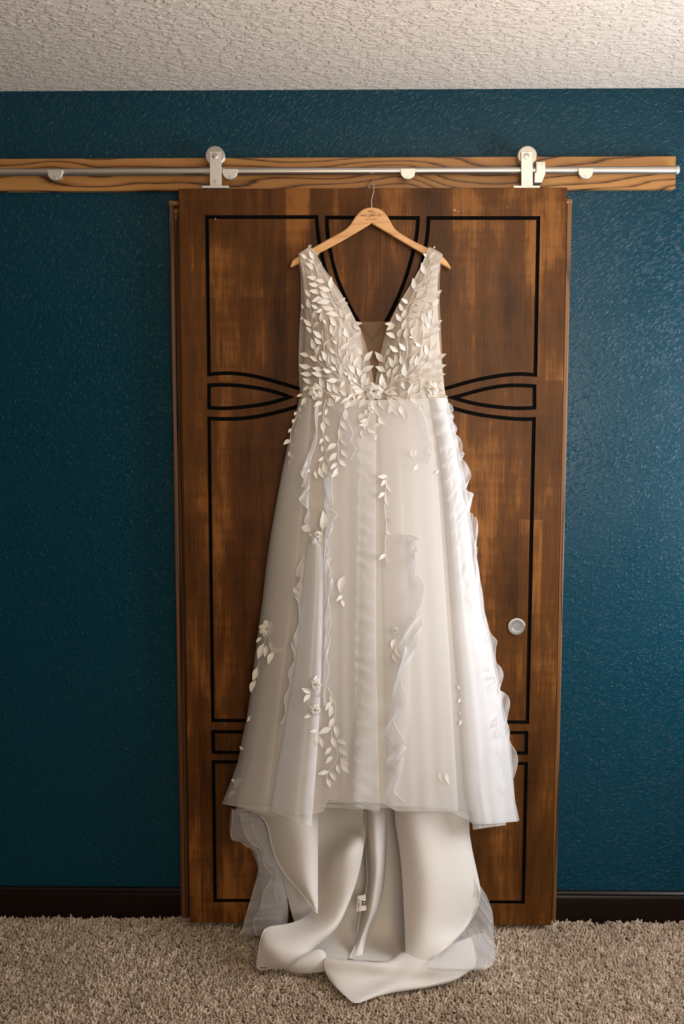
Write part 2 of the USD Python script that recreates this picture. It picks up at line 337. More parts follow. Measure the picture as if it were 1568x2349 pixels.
cut = manifold3d.Manifold.hull_points(np.array([(x, y, z) for e, y in ((bv, -DF), (0, -DF + bv), (0, -DF + DT)) for x in (DX0 + e, DX1 - e) for z in (DZ0 + e, DZ1 - e)], np.float32))
for t in prism_y(gp, -DF - 0.01, -DF + 0.005):
    cut = cut - to_manifold(t)
obj("panel", cut, M_door, door, smooth=20)
for g in getattr(gp, "geoms", [gp]):
    obj("groove", cat(*prism_y(g.buffer(-0.0002), -DF + 0.0028, -DF + 0.0049)), M_groove, door, smooth=False, label="black carved line")
pc = at(1184, 1437, DF)
obj("door_pull", lathe([(0.0, 0.0036), (0.0124, 0.0036), (0.0130, 0.0044), (0.0222, 0.0050), (0.0242, 0.0042), (0.0250, 0.002), (0.0250, -0.003)], pc, n=72), M_spun, door, smooth=40, label="round brushed steel finger pull")
for (a, b) in (((1042, 482), 4.0), ((1051, 485), 2.2), ((494, 502), 2.5), ((1163, 475), 1.5), ((1280, 487), 1.4)):
    c = at(*a, DF); obj("chip", lathe([(0, 0.0004), (b * 0.0007, 0.0003), (b * 0.0009, -0.0002)], c, n=10), plain(f"BareWood{int(b*10)}", (0.45, 0.22, 0.10), 0.6), door, label="pale paint chip")
def roller(cx, label):
    D = 0.068
    st = bevel_prism(pxz([(cx - 13.5, 347), (cx + 13.5, 347), (cx + 14, 429), (cx - 13, 429)], D), -D, -D + 0.005, 0.0008)
    s = obj("roller_hanger", st, M_steel_flat, door, label=label)
    wc = at(cx, 359, 0.05)
    obj("wheel", lathe([(0, 0.010), (0.012, 0.010), (0.013, 0.009), (0.0245, 0.009), (0.0265, 0.0075), (0.0268, 0.004), (0.0235, 0.0), (0.0268, -0.004), (0.0265, -0.0075), (0.0, -0.0085)], wc, n=56), M_spun, s)
    pl = pxz([(cx - 31, 425.5), (cx + 30, 425.5), (cx + 30, 431.5), (cx - 31, 431.5)], 0.0765)
    obj("base_plate", bevel_prism(pl, -0.0765, -0.0475, 0.0008), M_steel_flat, s)
    obj("axle_bolt", lathe([(0, 0.003), (0.006, 0.0026), (0.0078, 0.0018), (0.0085, 0.0), (0.0085, -0.003)], at(cx - 1, 358, D) , n=28), M_spun, s)
    obj("screw", screw(at(cx - 1, 416, D), 0.0052), M_chrome, s)
roller(494, "steel roller hanger above the left side of the door")
roller(1208, "steel roller hanger above the right side of the door")

# ------------------------------------------------------------------ backing board and rail
bx1 = 0.8865
board = bevel_prism([(LX + .3, 2.1625), (bx1 - 0.004, 2.1625), (bx1, 2.1665), (bx1 - 0.002, 2.2515), (LX + .3, 2.2515)], -0.020, 0.0, 0.0015)
obj("backing_board", board, M_oak, smooth=30, label="long oak board with bold wavy grain screwed to the wall behind the steel rail", cat="board")
rz = 2.2065
rail = thing("door_rail", (0, -0.05, rz), "round brushed steel sliding door rail on the oak board", "rail")
xs = np.array([LX + .3, -1.0, 0.0, bx1 - 0.008])
obj("rail_tube", tube(np.c_[xs, np.full(4, -0.05), np.full(4, rz)], 0.0102, 32), M_steel, rail)
obj("end_cap", lathe([(0, 0.007), (0.009, 0.0065), (0.0112, 0.005), (0.0118, 0.0), (0.0118, -0.003), (0.0100, -0.003)], (bx1 - 0.008, -0.05, rz), axis="x", n=32), M_steel_flat, rail)
for (cx, cy) in ((126, 389), (527, 387), (935, 386.5), (1343, 385.5)):
    D = 0.0665; th = np.linspace(0, np.pi, 22)
    pts = [(cx - 17, cy), (cx + 17, cy)] + [(cx + 17 * math.cos(t), cy + 7 + 17.5 * math.sin(t)) for t in th]
    mt = obj("rail_mount", bevel_prism(pxz(pts, D), -D, -D + 0.008, 0.0008), M_steel_flat, rail, label="half-round steel rail mount")
    c = at(cx, cy + 9, D); obj("spacer", tube(np.array([c + [0, 0.006, 0], [c[0], -0.0195, c[2]]]), 0.008, 16), M_steel_flat, mt)
    obj("screw", screw(at(cx, cy + 19, D), 0.0042), M_chrome, mt)
D = 0.070
stp = obj("end_stop", bevel_prism(pxz([(1229, 371), (1250, 371), (1250.5, 399), (1242, 419), (1225, 419), (1225.5, 396), (1229.5, 395)], D), -D, -D + 0.03, 0.0008), M_steel_flat, rail, label="small bent steel door stop")
for q in ((1234.5, 376.5), (1244.3, 376.5)):
    obj("screw", screw(at(*q, D), 0.0045), M_chrome, stp)

# ------------------------------------------------------------------ hanger
HD = 0.112
up = [(852, 475), (838, 477.5), (825, 485), (813, 499), (804, 513), (795, 523), (784, 531), (760, 544), (735, 558), (705, 575), (680, 590), (671, 597), (667, 605), (665, 612)]
lo = [(668, 612.5), (690, 601.5), (725, 583), (760, 565), (800, 543), (851, 512)]
upr = [(1034, 616), (1030, 607), (1022, 595.5), (1008, 584), (980, 568), (955, 556), (925, 539.5), (906, 525), (899, 515), (891, 500), (880, 486), (866, 477.5)]
lor = [(900, 541), (940, 565), (980, 588), (1010, 605), (1031, 616.5)]
outl = [tuple(p) for p in spline(up, 40)] + lo + lor + [tuple(p) for p in spline(upr, 40)]
hw = thing("clothes_hanger", at(852, 500, HD), "light wooden clothes hanger engraved with MRS, hooked over the door top", "hanger")
obj("body", bevel_prism(pxz(outl, HD), -HD, -HD + 0.013, 0.0025), M_hanger, hw, smooth=40)
hk = np.vstack([at(*np.array([(852, 477), (851.5, 462), (852.5, 456), (856, 441), (857.2, 432), (857, 424), (855.5, 417)]).T, np.array([.1055, .1055, .105, .10, .096, .090, .080])),
                at(*np.array([(853, 411.5), (850, 412), (847, 420), (845.5, 431)]).T, np.array([.068, .052, .044, .0405]))])
obj("hook", tube(spline(hk, 60), 0.0016, 12), M_chrome, hw, label="shiny steel hook")
obj("hook_tip", trimesh.creation.icosphere(2, 0.0024).apply_translation(hk[-1]), M_chrome, hw)
def put_text(text, px, py, hpx, D, mat_, parent, name, width_px=None, label=None, roll=0.0):
    t = meshkit.text_mesh(text, 1.0, 0.3); v = t.vertices.copy()
    v[:, 0] -= (v[:, 0].min() + v[:, 0].max()) / 2; v[:, 1] -= 0.5
    s = hpx * np.linalg.norm(CAM - at(px, py, D)) / F
    sx = s if width_px is None else width_px * s / hpx / (v[:, 0].max() - v[:, 0].min())
    c, sn = math.cos(roll), math.sin(roll)
    X, Z = v[:, 0] * sx, v[:, 1] * s; o = at(px, py, D)
    w = np.c_[o[0] + c * X - sn * Z, o[1] - v[:, 2] / 0.3 * 0.0004, o[2] + sn * X + c * Z]
    return obj(name, trimesh.Trimesh(w, t.faces, process=False), mat_, parent, smooth=False, label=label)
put_text("MRS", 850.5, 484.5, 4.2, HD, M_burn, hw, "lettering", 13, "engraved word MRS")
put_text("09.10.2022", 851, 503, 2.6, HD, M_burn, hw, "lettering", 26, "small engraved date")
script = [[(230, 590), (250, 575), (255, 605), (300, 560), (325, 540), (320, 600), (345, 590), (372, 570), (360, 600), (385, 600), (405, 575), (395, 605), (430, 600), (442, 580), (445, 605), (482, 550), (490, 605), (545, 598)],
          [(590, 640), (660, 560), (780, 470)], [(630, 690), (720, 600), (830, 490), (940, 430)], [(660, 600), (720, 575), (790, 605)],
          [(785, 605), (815, 570), (838, 578), (815, 606), (850, 600), (880, 580), (887, 605), (920, 580), (932, 605), (975, 590)], [(1000, 600), (1050, 545), (1108, 498)], [(1055, 600), (1092, 575), (1118, 578), (1085, 602), (1145, 604)]]
ms = []
for s in script:
    q = spline(np.array(s, float) / 19.6 + [815, 465], 40) if len(s) > 2 else np.array(s, float) / 19.6 + [815, 465]
    thick = 0.00055 if len(s) in (3, 4) else 0.0004
    ms.append(tube(at(q[:, 0], q[:, 1], HD + 0.0001), thick, 5))
obj("lettering", cat(*ms), M_burn, hw, label="engraved flowing script name")

# ------------------------------------------------------------------ wedding dress
dress = thing("wedding_dress", (0.04, -0.25, 0.0), "white v-neck wedding dress with leaf lace and tulle skirt on the wooden hanger", "dress")
EL = [(694, 900), (684, 940), (668, 1000), (654, 1060), (640, 1130), (627, 1220), (614, 1320), (600, 1420), (587, 1530), (572, 1640), (557, 1740), (541, 1857), (538, 1900)]
ER = [(1020, 900), (1028, 950), (1042, 1020), (1056, 1110), (1070, 1220), (1084, 1330), (1098, 1440), (1110, 1540), (1115, 1640), (1105, 1740), (1085, 1857), (1082, 1900)]
def Dl(px, py):
    px, py = np.asarray(px, float), np.asarray(py, float)
    t = np.clip((py - 905) / 950, 0, 1.05)
    l, r = interp(EL, py), interp(ER, py); s = np.clip(2 * (px - l) / (r - l) - 1, -1, 1)
    bul = (0.060 + 0.120 * t) * np.maximum(1 - np.abs(s) ** 2.6, 0) ** 0.6
    fo = np.minimum(t * 1.3, 1) * (0.011 * np.sin(8.2 * s + 0.4) + 0.005 * np.sin(16 * s + 2.0 + 0.5 * t)) * (1 - s ** 2)
    return 0.100 + 0.012 * t + bul + fo
def between(L, R, top, hem, Dfun, nr=110, nc=120):
    """Cloth from the line top (px -> py) to hem, between the side lines L and R (all in pixels)."""
    top, hem = np.array(top, float), np.array(hem, float)
    U, V = np.meshgrid(np.linspace(0, 1, nc), np.linspace(0, 1, nr))
    py = 905 + V * 950; px = None
    for _ in range(6):
        px = interp(L, py) + U * (interp(R, py) - interp(L, py))
        t0 = np.interp(px, top[:, 0], top[:, 1]); h0 = np.interp(px, hem[:, 0], hem[:, 1])
        py = t0 + V * (h0 - t0)
    return grid_mesh(at(px, py, Dfun(px, py, U, V)))
TOPW = [(680, 914), (760, 916), (858, 918), (960, 915), (1030, 912)]
HEML = [(541, 1857), (580, 1861), (625, 1872), (716, 1868), (744, 1861), (751, 1834), (800, 1842), (832, 1838), (900, 1848), (1035, 1856), (1085, 1862)]
obj("skirt_lining", between(EL, ER, TOPW, HEML, lambda px, py, u, v: Dl(px, py)), M_lining, dress, smooth=True, label="ivory satin underskirt")
obj("skirt_back", between(EL, ER, TOPW, [(500, 1840), (1200, 1840)], lambda px, py, u, v: 0.092 + 0.012 * np.sin(u * 9) * v + 0 * px, 60, 40), M_lining, dress, smooth=True)

# bodice
BLo = [(685, 566), (686, 585), (691, 612), (695, 645), (697, 690), (699, 735), (699, 780), (697, 830), (695, 870), (692, 920)]
BLi = [(712, 566), (728, 590), (741, 614), (759, 640), (781, 672), (800, 706), (815, 736), (828, 762), (838, 790), (847, 828), (853, 860), (858, 888), (858, 920)]
BRi = [(983, 568), (968, 605), (950, 640), (930, 672), (912, 702), (898, 730), (887, 757), (879, 787), (871, 822), (865, 855), (859, 888), (859, 920)]
BRo = [(1013, 568), (1012, 592), (1006, 618), (1003, 655), (1003, 695), (1005, 740), (1008, 790), (1012, 840), (1017, 880), (1024, 920)]
def Db(px, py):
    px, py = np.asarray(px, float), np.asarray(py, float)
    left = px < 858.5
    a = np.where(left, interp(BLo, py), interp(BRi, py)); b = np.where(left, interp(BLi, py), interp(BRo, py))
    u = np.clip((px - a) / np.maximum(b - a, 1), 0, 1)
    h = np.exp(-((py - 795) / 95.0) ** 2); o = np.where(left, u, 1 - u)       # o: 0 at the armhole, 1 at the neckline
    w = np.clip((py - 600) / 120, 0, 1)
    return 0.121 + 0.006 * w + (0.016 * w + 0.034 * h) * np.sin(np.pi * np.clip(o * 0.85 + 0.12, 0, 1)) - 0.018 * w * (1 - o) ** 3 + 0.014 * np.clip((py - 850) / 60, 0, 1)
def bodice(L, R, top, hem):
    return between(L, R, top, hem, lambda px, py, u, v: Db(px, py) + 0.0012 * np.sin(u * 40) * np.clip(v * 2, 0, 1), 90, 60)
obj("bodice_panel", bodice(BLo, BLi, [(684, 584), (712, 567)], [(680, 919), (860, 919)]), M_bodice, dress, smooth=True, label="left nude net bodice half")
obj("bodice_panel", bodice(BRi, BRo, [(983, 569), (1014, 586)], [(855, 919), (1030, 919)]), M_bodice, dress, smooth=True, label="right nude net bodice half")
obj("strap", patch([[(684, 585, .1215), (698, 576, .1225), (712, 567, .1215)], [(684, 582, .116), (698, 573, .116), (712, 564, .116)], [(684, 583, .104), (698, 574, .104), (712, 565, .104)], [(684, 586, .0955), (698, 577, .0955), (712, 568, .0955)], [(688, 625, .094), (706, 620, .094), (724, 612, .094)]], 24, 12), M_bodice, dress, smooth=True)
obj("strap", patch([[(983, 569, .1215), (998, 576, .1225), (1014, 586, .1215)], [(983, 566, .116), (998, 573, .116), (1014, 583, .116)], [(983, 567, .104), (998, 574, .104), (1014, 584, .104)], [(983, 570, .0955), (998, 577, .0955), (1014, 587, .0955)], [(974, 612, .094), (990, 620, .094), (1008, 627, .094)]], 24, 12), M_bodice, dress, smooth=True)
BBo = [(686, 590), (689, 640), (690, 700), (686, 760), (684, 830), (686, 880), (690, 920)]
obj("bodice_back", between(BBo, [(724, 612), (760, 690), (800, 780), (845, 890), (856, 920)], [(680, 612), (730, 612)], [(680, 915), (860, 915)], lambda px, py, u, v: 0.094 + 0.004 * np.sin(u * 14), 60, 24), M_bodice, dress, smooth=True)
obj("bodice_back", between([(974, 612), (940, 690), (910, 780), (872, 890), (860, 920)], [(1012, 590), (1008, 640), (1008, 700), (1011, 760), (1014, 830), (1018, 880), (1022, 920)], [(970, 612), (1010, 627)], [(850, 915), (1030, 915)], lambda px, py, u, v: 0.094 + 0.004 * np.sin(u * 14), 60, 24), M_bodice, dress, smooth=True)
obj("neckline_mesh", patch([[(818, 738, .128), (857, 738, .134), (896, 737, .128)], [(832, 790, .140), (857, 790, .138), (882, 788, .140)], [(846, 840, .146), (857, 840, .143), (870, 838, .146)], [(856, 886, .150), (858, 887, .149), (861, 886, .150)]], 30, 16), M_nude, dress, smooth=True, label="sheer tan mesh filling the v-neck")
for e, s in ((BLi, 1), (BRi, -1)):
    yy = np.linspace(569, 886, 60); xx = interp(e, yy) + s * -0.5
    obj("neckline_edge", tube(at(xx, yy, Db(xx - s * 1.0, yy) + 0.0008), 0.0011, 6), M_leaf, dress)

# tulle overlays
SL = [(690, 900), (676, 955), (662, 1010), (646, 1085), (632, 1160), (620, 1230), (610, 1300), (602, 1375), (593, 1440), (584, 1510), (576, 1580), (565, 1650), (554, 1700), (546, 1745), (530, 1790), (509, 1843)]
SR = [(1022, 900), (1036, 955), (1049, 1012), (1058, 1060), (1067, 1110), (1078, 1180), (1089, 1250), (1096, 1310), (1106, 1370), (1114, 1420), (1128, 1480), (1140, 1540), (1150, 1600), (1162, 1660), (1172, 1720), (1176, 1780), (1180, 1830), (1188, 1884)]
def wave(u, seed, n, amp):
    r = np.random.default_rng(seed); out = 0
    for k in range(4): out = out + np.sin((u + 0.05 * np.sin(u * 9 + k)) * n * (1 + 0.37 * k) * 3.1 + r.uniform(0, 6)) * amp / (1 + 0.5 * k)
    return out
def Dover(px, py, u, v):
    l, r = interp(SL, py), interp(SR, py); s = np.clip(2 * (px - l) / (r - l) - 1, -1, 1)
    t = np.clip((py - 905) / 950, 0, 1)
    body = 0.104 + 0.010 * t + (0.060 + 0.120 * t) * np.maximum(1 - np.abs(s) ** 2.8, 0) ** 0.6
    return np.maximum(body, Dl(px, py) + 0.004) + 0.008 + t * wave(u, 3, 5, 0.0005)
HEMO = [(509, 1843), (560, 1852), (620, 1862), (740, 1852), (830, 1857), (893, 1853), (906, 1860), (1035, 1863), (1078, 1884), (1188, 1884)]
obj("tulle_overlay", between(SL, SR, TOPW, HEMO, Dover, 110, 160), M_tulle, dress, smooth=True, label="sheer ivory tulle overskirt")
# second, narrower gathers of tulle
def gather(L, R, top, hem, off, seed, n=5, amp=0.004, mat_=None, name="tulle_panel", label=None, nr=90, nc=60, side=0.0):
    f = lambda px, py, u, v: Dover(px, py, u, v) + off * np.sin(np.pi * np.clip(u, 0, 1)) ** 0.5 + v * wave(u, seed, n * 0.8, amp * 0.35) + side * u * v
    return obj(name, between(L, R, top, hem, f, nr, nc), mat_ or M_tulle_mid, dress, smooth=True, label=label)
gather([(985, 905), (1004, 1000), (1020, 1150), (1030, 1300), (1040, 1450), (1050, 1580), (1056, 1700), (1062, 1800), (1078, 1890)], SR, TOPW, [(1060, 1880), (1085, 1890), (1130, 1890), (1190, 1884)], 0.022, 5, 4, 0.005, label="pleated white tulle along the right side")
gather([(1000, 905), (1022, 1100), (1052, 1450), (1068, 1700), (1084, 1905)], [(1020, 905), (1070, 1150), (1110, 1420), (1140, 1600), (1150, 1750), (1160, 1890)], TOPW, [(1070, 1906), (1120, 1898), (1180, 1890)], 0.008, 9, 5, 0.004)
gather([(712, 1226), (704, 1260), (698, 1320), (690, 1420), (675, 1550), (655, 1660), (632, 1780), (622, 1860), (640, 1900)], [(722, 1226), (740, 1256), (742, 1330), (739, 1450), (735, 1590), (729, 1700), (722, 1800), (714, 1896)], [(700, 1228), (745, 1228)], [(600, 1850), (640, 1868), (690, 1888), (716, 1896)], 0.022, 11, 3, 0.004, label="bluish white folded tulle left of centre", side=0.02)
gather(SL, [(715, 905), (700, 1100), (680, 1300), (655, 1500), (630, 1700), (612, 1850)], TOPW, [(509, 1843), (560, 1853), (620, 1866)], 0.006, 13, 3, 0.003, M_tulle)
gather([(742, 920), (742, 1200), (742, 1500), (738, 1850)], [(860, 920), (862, 1200), (862, 1500), (870, 1850)], TOPW, [(735, 1838), (800, 1846), (860, 1862), (880, 1858)], 0.006, 15, 4, 0.003, M_tulle)
gather([(866, 920), (872, 1200), (880, 1500), (890, 1850)], [(985, 920), (1004, 1100), (1030, 1500), (1050, 1850)], TOPW, [(880, 1850), (893, 1852), (910, 1862), (1000, 1860), (1060, 1862)], 0.008, 17, 4, 0.003, M_tulle)
hl = np.array([(509, 1843), (535, 1848), (560, 1852)]); 
obj("hem_edge", tube(at(hl[:, 0], hl[:, 1], [.118, .14, .16]), 0.0009, 5), M_edge, dress)

# ruffles: a gathered strip from an inner line to a free waving edge
def ruffle(inner, outer, off, waves, amp, mat_=None, n=None, nc=10, phase=0.0, edge=True, label=None, dbase=None, lift=0.012):
    inner, outer = np.array(inner, float), np.array(outer, float)
    n = n or 8 * len(outer)
    def res(p, k):
        d = np.r_[0, np.cumsum(np.linalg.norm(np.diff(p, axis=0), axis=1))]; d /= d[-1]
        return np.stack([np.interp(k, d, p[:, i]) for i in (0, 1)], 1)
    k = np.linspace(0, 1, n)
    I = res(inner, k); O = spline(outer, n) if len(outer) <= 4 else make_interp_spline(np.linspace(0, 1, len(outer)), outer, k=2)(k)
    u = np.linspace(0, 1, nc)[None, :]
    px = I[:, :1] + u * (O[:, :1] - I[:, :1]); py = I[:, 1:] + u * (O[:, 1:] - I[:, 1:])
    base = Dover(px, py, 0.5 + 0 * px, py * 0) if dbase is None else dbase + 0 * px
    tuck = 0.0 if dbase is not None else 0.024 * (1 - u) ** 2.2 * (0.75 + 0.5 * np.sin(k[:, None] * waves * 5.1 + 1.3))
    D = base + off + lift * u - tuck + amp * u ** 1.3 * np.sin(k[:, None] * waves * 2 * np.pi + phase + 0.8 * u + 3.0 * np.sin(k[:, None] * 17.0 + waves)) * (0.6 + 0.4 * np.sin(k[:, None] * 23.0 + 1.0))
    W = at(px, py, D)
    o = obj("ruffle", grid_mesh(W), mat_ or M_tulle_mid, dress, smooth=True, label=label)
    if edge: obj("rolled_edge", tube(W[:, -1], 0.0009, 5), M_edge, o)
R1o = [(1030, 925), (1039, 938), (1036, 946), (1040, 956), (1038, 966), (1047, 983), (1044, 995), (1053, 1005), (1059, 1021), (1059, 1034), (1064, 1042), (1058, 1051), (1067, 1062), (1075, 1076), (1079, 1091), (1072, 1106), (1066, 1116), (1074, 1128), (1084, 1132), (1082, 1142), (1071, 1154), (1068, 1166), (1073, 1175), (1083, 1179), (1084, 1186), (1091, 1188), (1095, 1206), (1093, 1233), (1088, 1247), (1094, 1257), (1092, 1270), (1097, 1305), (1101, 1335), (1106, 1362), (1110, 1400), (1115, 1420), (1124, 1452), (1138, 1469), (1136, 1488), (1137, 1518), (1148, 1532), (1153, 1554), (1143, 1581), (1153, 1588), (1168, 1609), (1162, 1648), (1164, 1662), (1168, 1680), (1169, 1702), (1184, 1728), (1185, 1759), (1173, 1800), (1179, 1834), (1190, 1882)]
ruffle([(1000, 925), (1022, 1010), (1038, 1110), (1052, 1220), (1070, 1330), (1082, 1430), (1102, 1540), (1122, 1650), (1136, 1750), (1150, 1880)], R1o, 0.004, 17, 0.012, nc=9, dbase=0.135, label="ruffled tulle edge down the right side", n=420)
ruffle([(985, 935), (1005, 1020), (1022, 1120), (1036, 1240), (1056, 1400)], [(1018, 940), (1030, 960), (1034, 990), (1046, 1020), (1044, 1050), (1058, 1085), (1054, 1120), (1068, 1160), (1064, 1200), (1080, 1245), (1078, 1290), (1090, 1340), (1098, 1400)], 0.022, 15, 0.006, M_tulle, n=260, edge=False)
ruffle([(1070, 1460), (1090, 1560), (1108, 1660), (1120, 1760), (1128, 1840)], [(1112, 1465), (1122, 1500), (1118, 1530), (1134, 1560), (1128, 1595), (1142, 1630), (1138, 1665), (1152, 1705), (1148, 1750), (1156, 1790), (1150, 1840)], 0.014, 8, 0.010, M_tulle, n=220, edge=True)
R2o = [(928, 1226), (945, 1230), (961, 1236), (955, 1244), (956, 1258), (960, 1277), (952, 1272), (953, 1290), (951, 1318), (958, 1322), (971, 1342), (969, 1365), (963, 1392), (955, 1400), (952, 1417), (940, 1424), (944, 1430), (958, 1416), (967, 1424), (968, 1436), (960, 1456), (955, 1480), (946, 1508), (938, 1497), (929, 1484), (926, 1510), (919, 1561), (931, 1602), (924, 1622), (904, 1648), (906, 1664), (920, 1690), (932, 1712), (920, 1724), (902, 1748), (914, 1745), (926, 1746), (918, 1775), (903, 1812), (912, 1826), (928, 1840)]
ruffle([(918, 1225), (928, 1280), (930, 1340), (925, 1400), (918, 1450), (910, 1500), (900, 1560), (896, 1620), (884, 1680), (886, 1740), (886, 1850)], R2o, 0.010, 11, 0.010, n=330, label="curling tulle ruffle right of centre")
def fringe(x_in, x_out, y0, y1, period, jitter, seed, sign=1):
    r = np.random.default_rng(seed); ys = np.arange(y0, y1, period / 2.0); out = []
    for i, y in enumerate(ys):
        t = (y - y0) / (y1 - y0); a = x_out[0] + t * (x_out[1] - x_out[0])
        out.append((a + (sign * jitter if i % 2 else -sign * jitter * 0.6) + r.uniform(-2, 2), y + r.uniform(-4, 4)))
    return out
ruffle([(858, 1000), (860, 1300), (860, 1500), (856, 1700), (862, 1850)], fringe(0, (822, 812), 1000, 1850, 30, 3, 21, -1), 0.004, 26, 0.0042, M_tulle_soft, n=340, edge=False, label="finely gathered tulle down the middle")
ruffle([(742, 1080), (742, 1300), (742, 1480), (738, 1620)], [(758, 1085), (761, 1105), (760, 1133), (762, 1154), (751, 1158), (756, 1168), (770, 1177), (768, 1190), (761, 1198), (762, 1212), (752, 1230), (747, 1240), (755, 1266), (746, 1270), (758, 1283), (748, 1286), (759, 1310), (754, 1318), (762, 1330), (760, 1350), (752, 1374), (756, 1392), (756, 1413), (758, 1432), (748, 1440), (757, 1470), (748, 1500), (754, 1540), (745, 1580), (750, 1620)], 0.008, 14, 0.006, n=260)
ruffle([(735, 925), (720, 1000), (712, 1080), (708, 1150), (712, 1220)], [(724, 930), (722, 960), (726, 1000), (720, 1030), (706, 1062), (690, 1078), (692, 1092), (699, 1107), (690, 1116), (709, 1119), (692, 1134), (686, 1146), (699, 1161), (706, 1172), (698, 1194), (702, 1205), (692, 1208), (698, 1220)], 0.012, 8, 0.007, n=190, label="curling ruffle below the left waist flower")
ruffle([(700, 1260), (695, 1330), (690, 1420), (680, 1500), (660, 1600), (650, 1660)], [(682, 1300), (680, 1320), (690, 1323), (684, 1338), (673, 1352), (676, 1368), (684, 1384), (686, 1410), (685, 1430), (675, 1457), (668, 1480), (676, 1510), (662, 1540), (664, 1570), (652, 1600), (654, 1630), (642, 1660)], 0.006, 8, 0.006, n=170, edge=True)
ruffle([(950, 930), (962, 990), (965, 1060)], [(960, 935), (972, 960), (978, 978), (979, 990), (986, 1010), (990, 1027), (988, 1045), (981, 1064)], 0.006, 4, 0.004, M_tulle, n=80)
ruffle([(756, 920), (770, 980), (780, 1050)], [(790, 925), (795, 960), (806, 985), (808, 1000), (805, 1012), (816, 1028), (814, 1034), (803, 1056)], 0.006, 4, 0.003, M_tulle, n=80)

# train: satin folds that fall from the back of the skirt to the carpet
def train(name, rows, nr=70, nc=54, mat_=M_satin, label=None, wr=0.0018):
    return obj(name, patch(rows, nr, nc, wr, 12.0, len(USED)), mat_, dress, smooth=True, label=label)
train("train_back", [[(600, 1838, .125), (740, 1838, .14), (890, 1838, .13), (1000, 1838, .14), (1075, 1838, .115)], [(640, 1950, .14), (745, 1950, .15), (895, 1950, .14), (1000, 1950, .15), (1078, 1950, .125)],
      [(660, 2060, .16), (770, 2060, .17), (895, 2060, .155), (1000, 2060, .17), (1080, 2050, .15)], [(680, 2130, .19), (790, 2140, .20), (895, 2145, .19), (1000, 2130, .20), (1070, 2110, .18)],
      [(700, 2172, .25), (800, 2180, .27), (890, 2190, .29), (965, 2180, .29), (1045, 2150, .23)], [(710, 2186, .30), (800, 2203, .32), (880, 2207, .33), (960, 2195, .32), (1050, 2160, .25)]])
rp = train("train_fold", [[(905, 1845, .20), (950, 1843, .235), (1000, 1845, .22), (1040, 1850, .20), (1070, 1850, .16)], [(908, 1900, .205), (955, 1900, .245), (1000, 1900, .235), (1045, 1895, .21), (1074, 1890, .17)],
      [(917, 1958, .22), (965, 1958, .262), (1010, 1958, .25), (1055, 1960, .225), (1085, 1960, .185)], [(924, 2048, .25), (975, 2048, .287), (1020, 2050, .275), (1070, 2045, .24), (1101, 2036, .20)],
      [(928, 2140, .29), (975, 2135, .315), (1015, 2125, .295), (1060, 2105, .255), (1097, 2072, .215)], [(930, 2195, .335), (970, 2185, .343), (1012, 2165, .325), (1045, 2140, .28), (1085, 2100, .235)],
      [(931, 2226, .365), (972, 2209, .355), (1015, 2180, .337), (1045, 2153, .295), (1067, 2128, .255)]], label="smooth satin train fold on the right")
train("train_fold", [[(836, 1845, .185), (862, 1845, .225), (888, 1845, .18)], [(838, 1930, .185), (862, 1930, .235), (887, 1930, .18)], [(840, 1990, .19), (864, 1990, .24), (884, 1990, .185)],
      [(841, 2030, .20), (860, 2040, .245), (878, 2045, .195)], [(834, 2080, .215), (852, 2090, .255), (867, 2085, .21)], [(826, 2120, .23), (840, 2125, .262), (850, 2120, .225)],
      [(812, 2165, .265), (824, 2170, .285), (836, 2165, .265)], [(800, 2198, .32), (814, 2202, .325), (830, 2203, .32)]], label="narrow tube fold in the middle of the train")
lp = train("train_fold", [[(548, 1846, .205), (620, 1850, .25), (680, 1850, .26), (729, 1850, .235)], [(597, 1872, .205), (640, 1880, .25), (690, 1885, .268), (729, 1890, .24)], [(614, 1898, .21), (650, 1915, .252), (695, 1930, .275), (729, 1940, .245)],
      [(634, 1972, .225), (665, 1980, .262), (700, 1990, .28), (729, 2000, .252)], [(655, 2008, .245), (682, 2020, .272), (708, 2035, .284), (729, 2045, .264)], [(678, 2034, .26), (698, 2050, .277), (715, 2062, .286), (729, 2075, .275)],
      [(702, 2064, .275), (712, 2075, .282), (722, 2085, .286), (728, 2095, .282)]], label="pointed satin fold on the left of the train")
hl = spline(at(*np.array([(541, 1857), (562, 1860), (582, 1862), (602, 1876), (614, 1898), (622, 1935), (634, 1972), (655, 2008), (678, 2034), (702, 2064), (728, 2095)]).T, np.array([.125, .16, .19, .207, .212, .219, .227, .247, .262, .277, .284])), 60)
obj("hem_edge", tube(hl, 0.0022, 8), M_satin, lp)
train("train_fold", [[(728, 1845, .155), (760, 1845, .16), (800, 1845, .172), (834, 1845, .172)], [(728, 1915, .158), (765, 1912, .165), (805, 1908, .182), (838, 1910, .195)], [(728, 2000, .19), (758, 1985, .222), (793, 1960, .245), (832, 1955, .228)],
      [(728, 2070, .222), (755, 2055, .238), (785, 2040, .256), (818, 2020, .242)], [(690, 2108, .245), (730, 2108, .268), (765, 2103, .288), (792, 2090, .275)], [(640, 2122, .275), (690, 2135, .302), (740, 2135, .318), (766, 2135, .302)],
      [(609, 2130, .285), (650, 2155, .328), (700, 2165, .342), (730, 2166, .325)], [(596, 2158, .310), (630, 2175, .350), (680, 2186, .360), (716, 2178, .335)], [(592, 2190, .325), (625, 2200, .355), (662, 2207, .365), (702, 2186, .34)], [(591, 2220, .325), (620, 2221, .335), (652, 2222, .34), (692, 2195, .345)]], label="satin fold sweeping to the left corner of the train", wr=0.003)
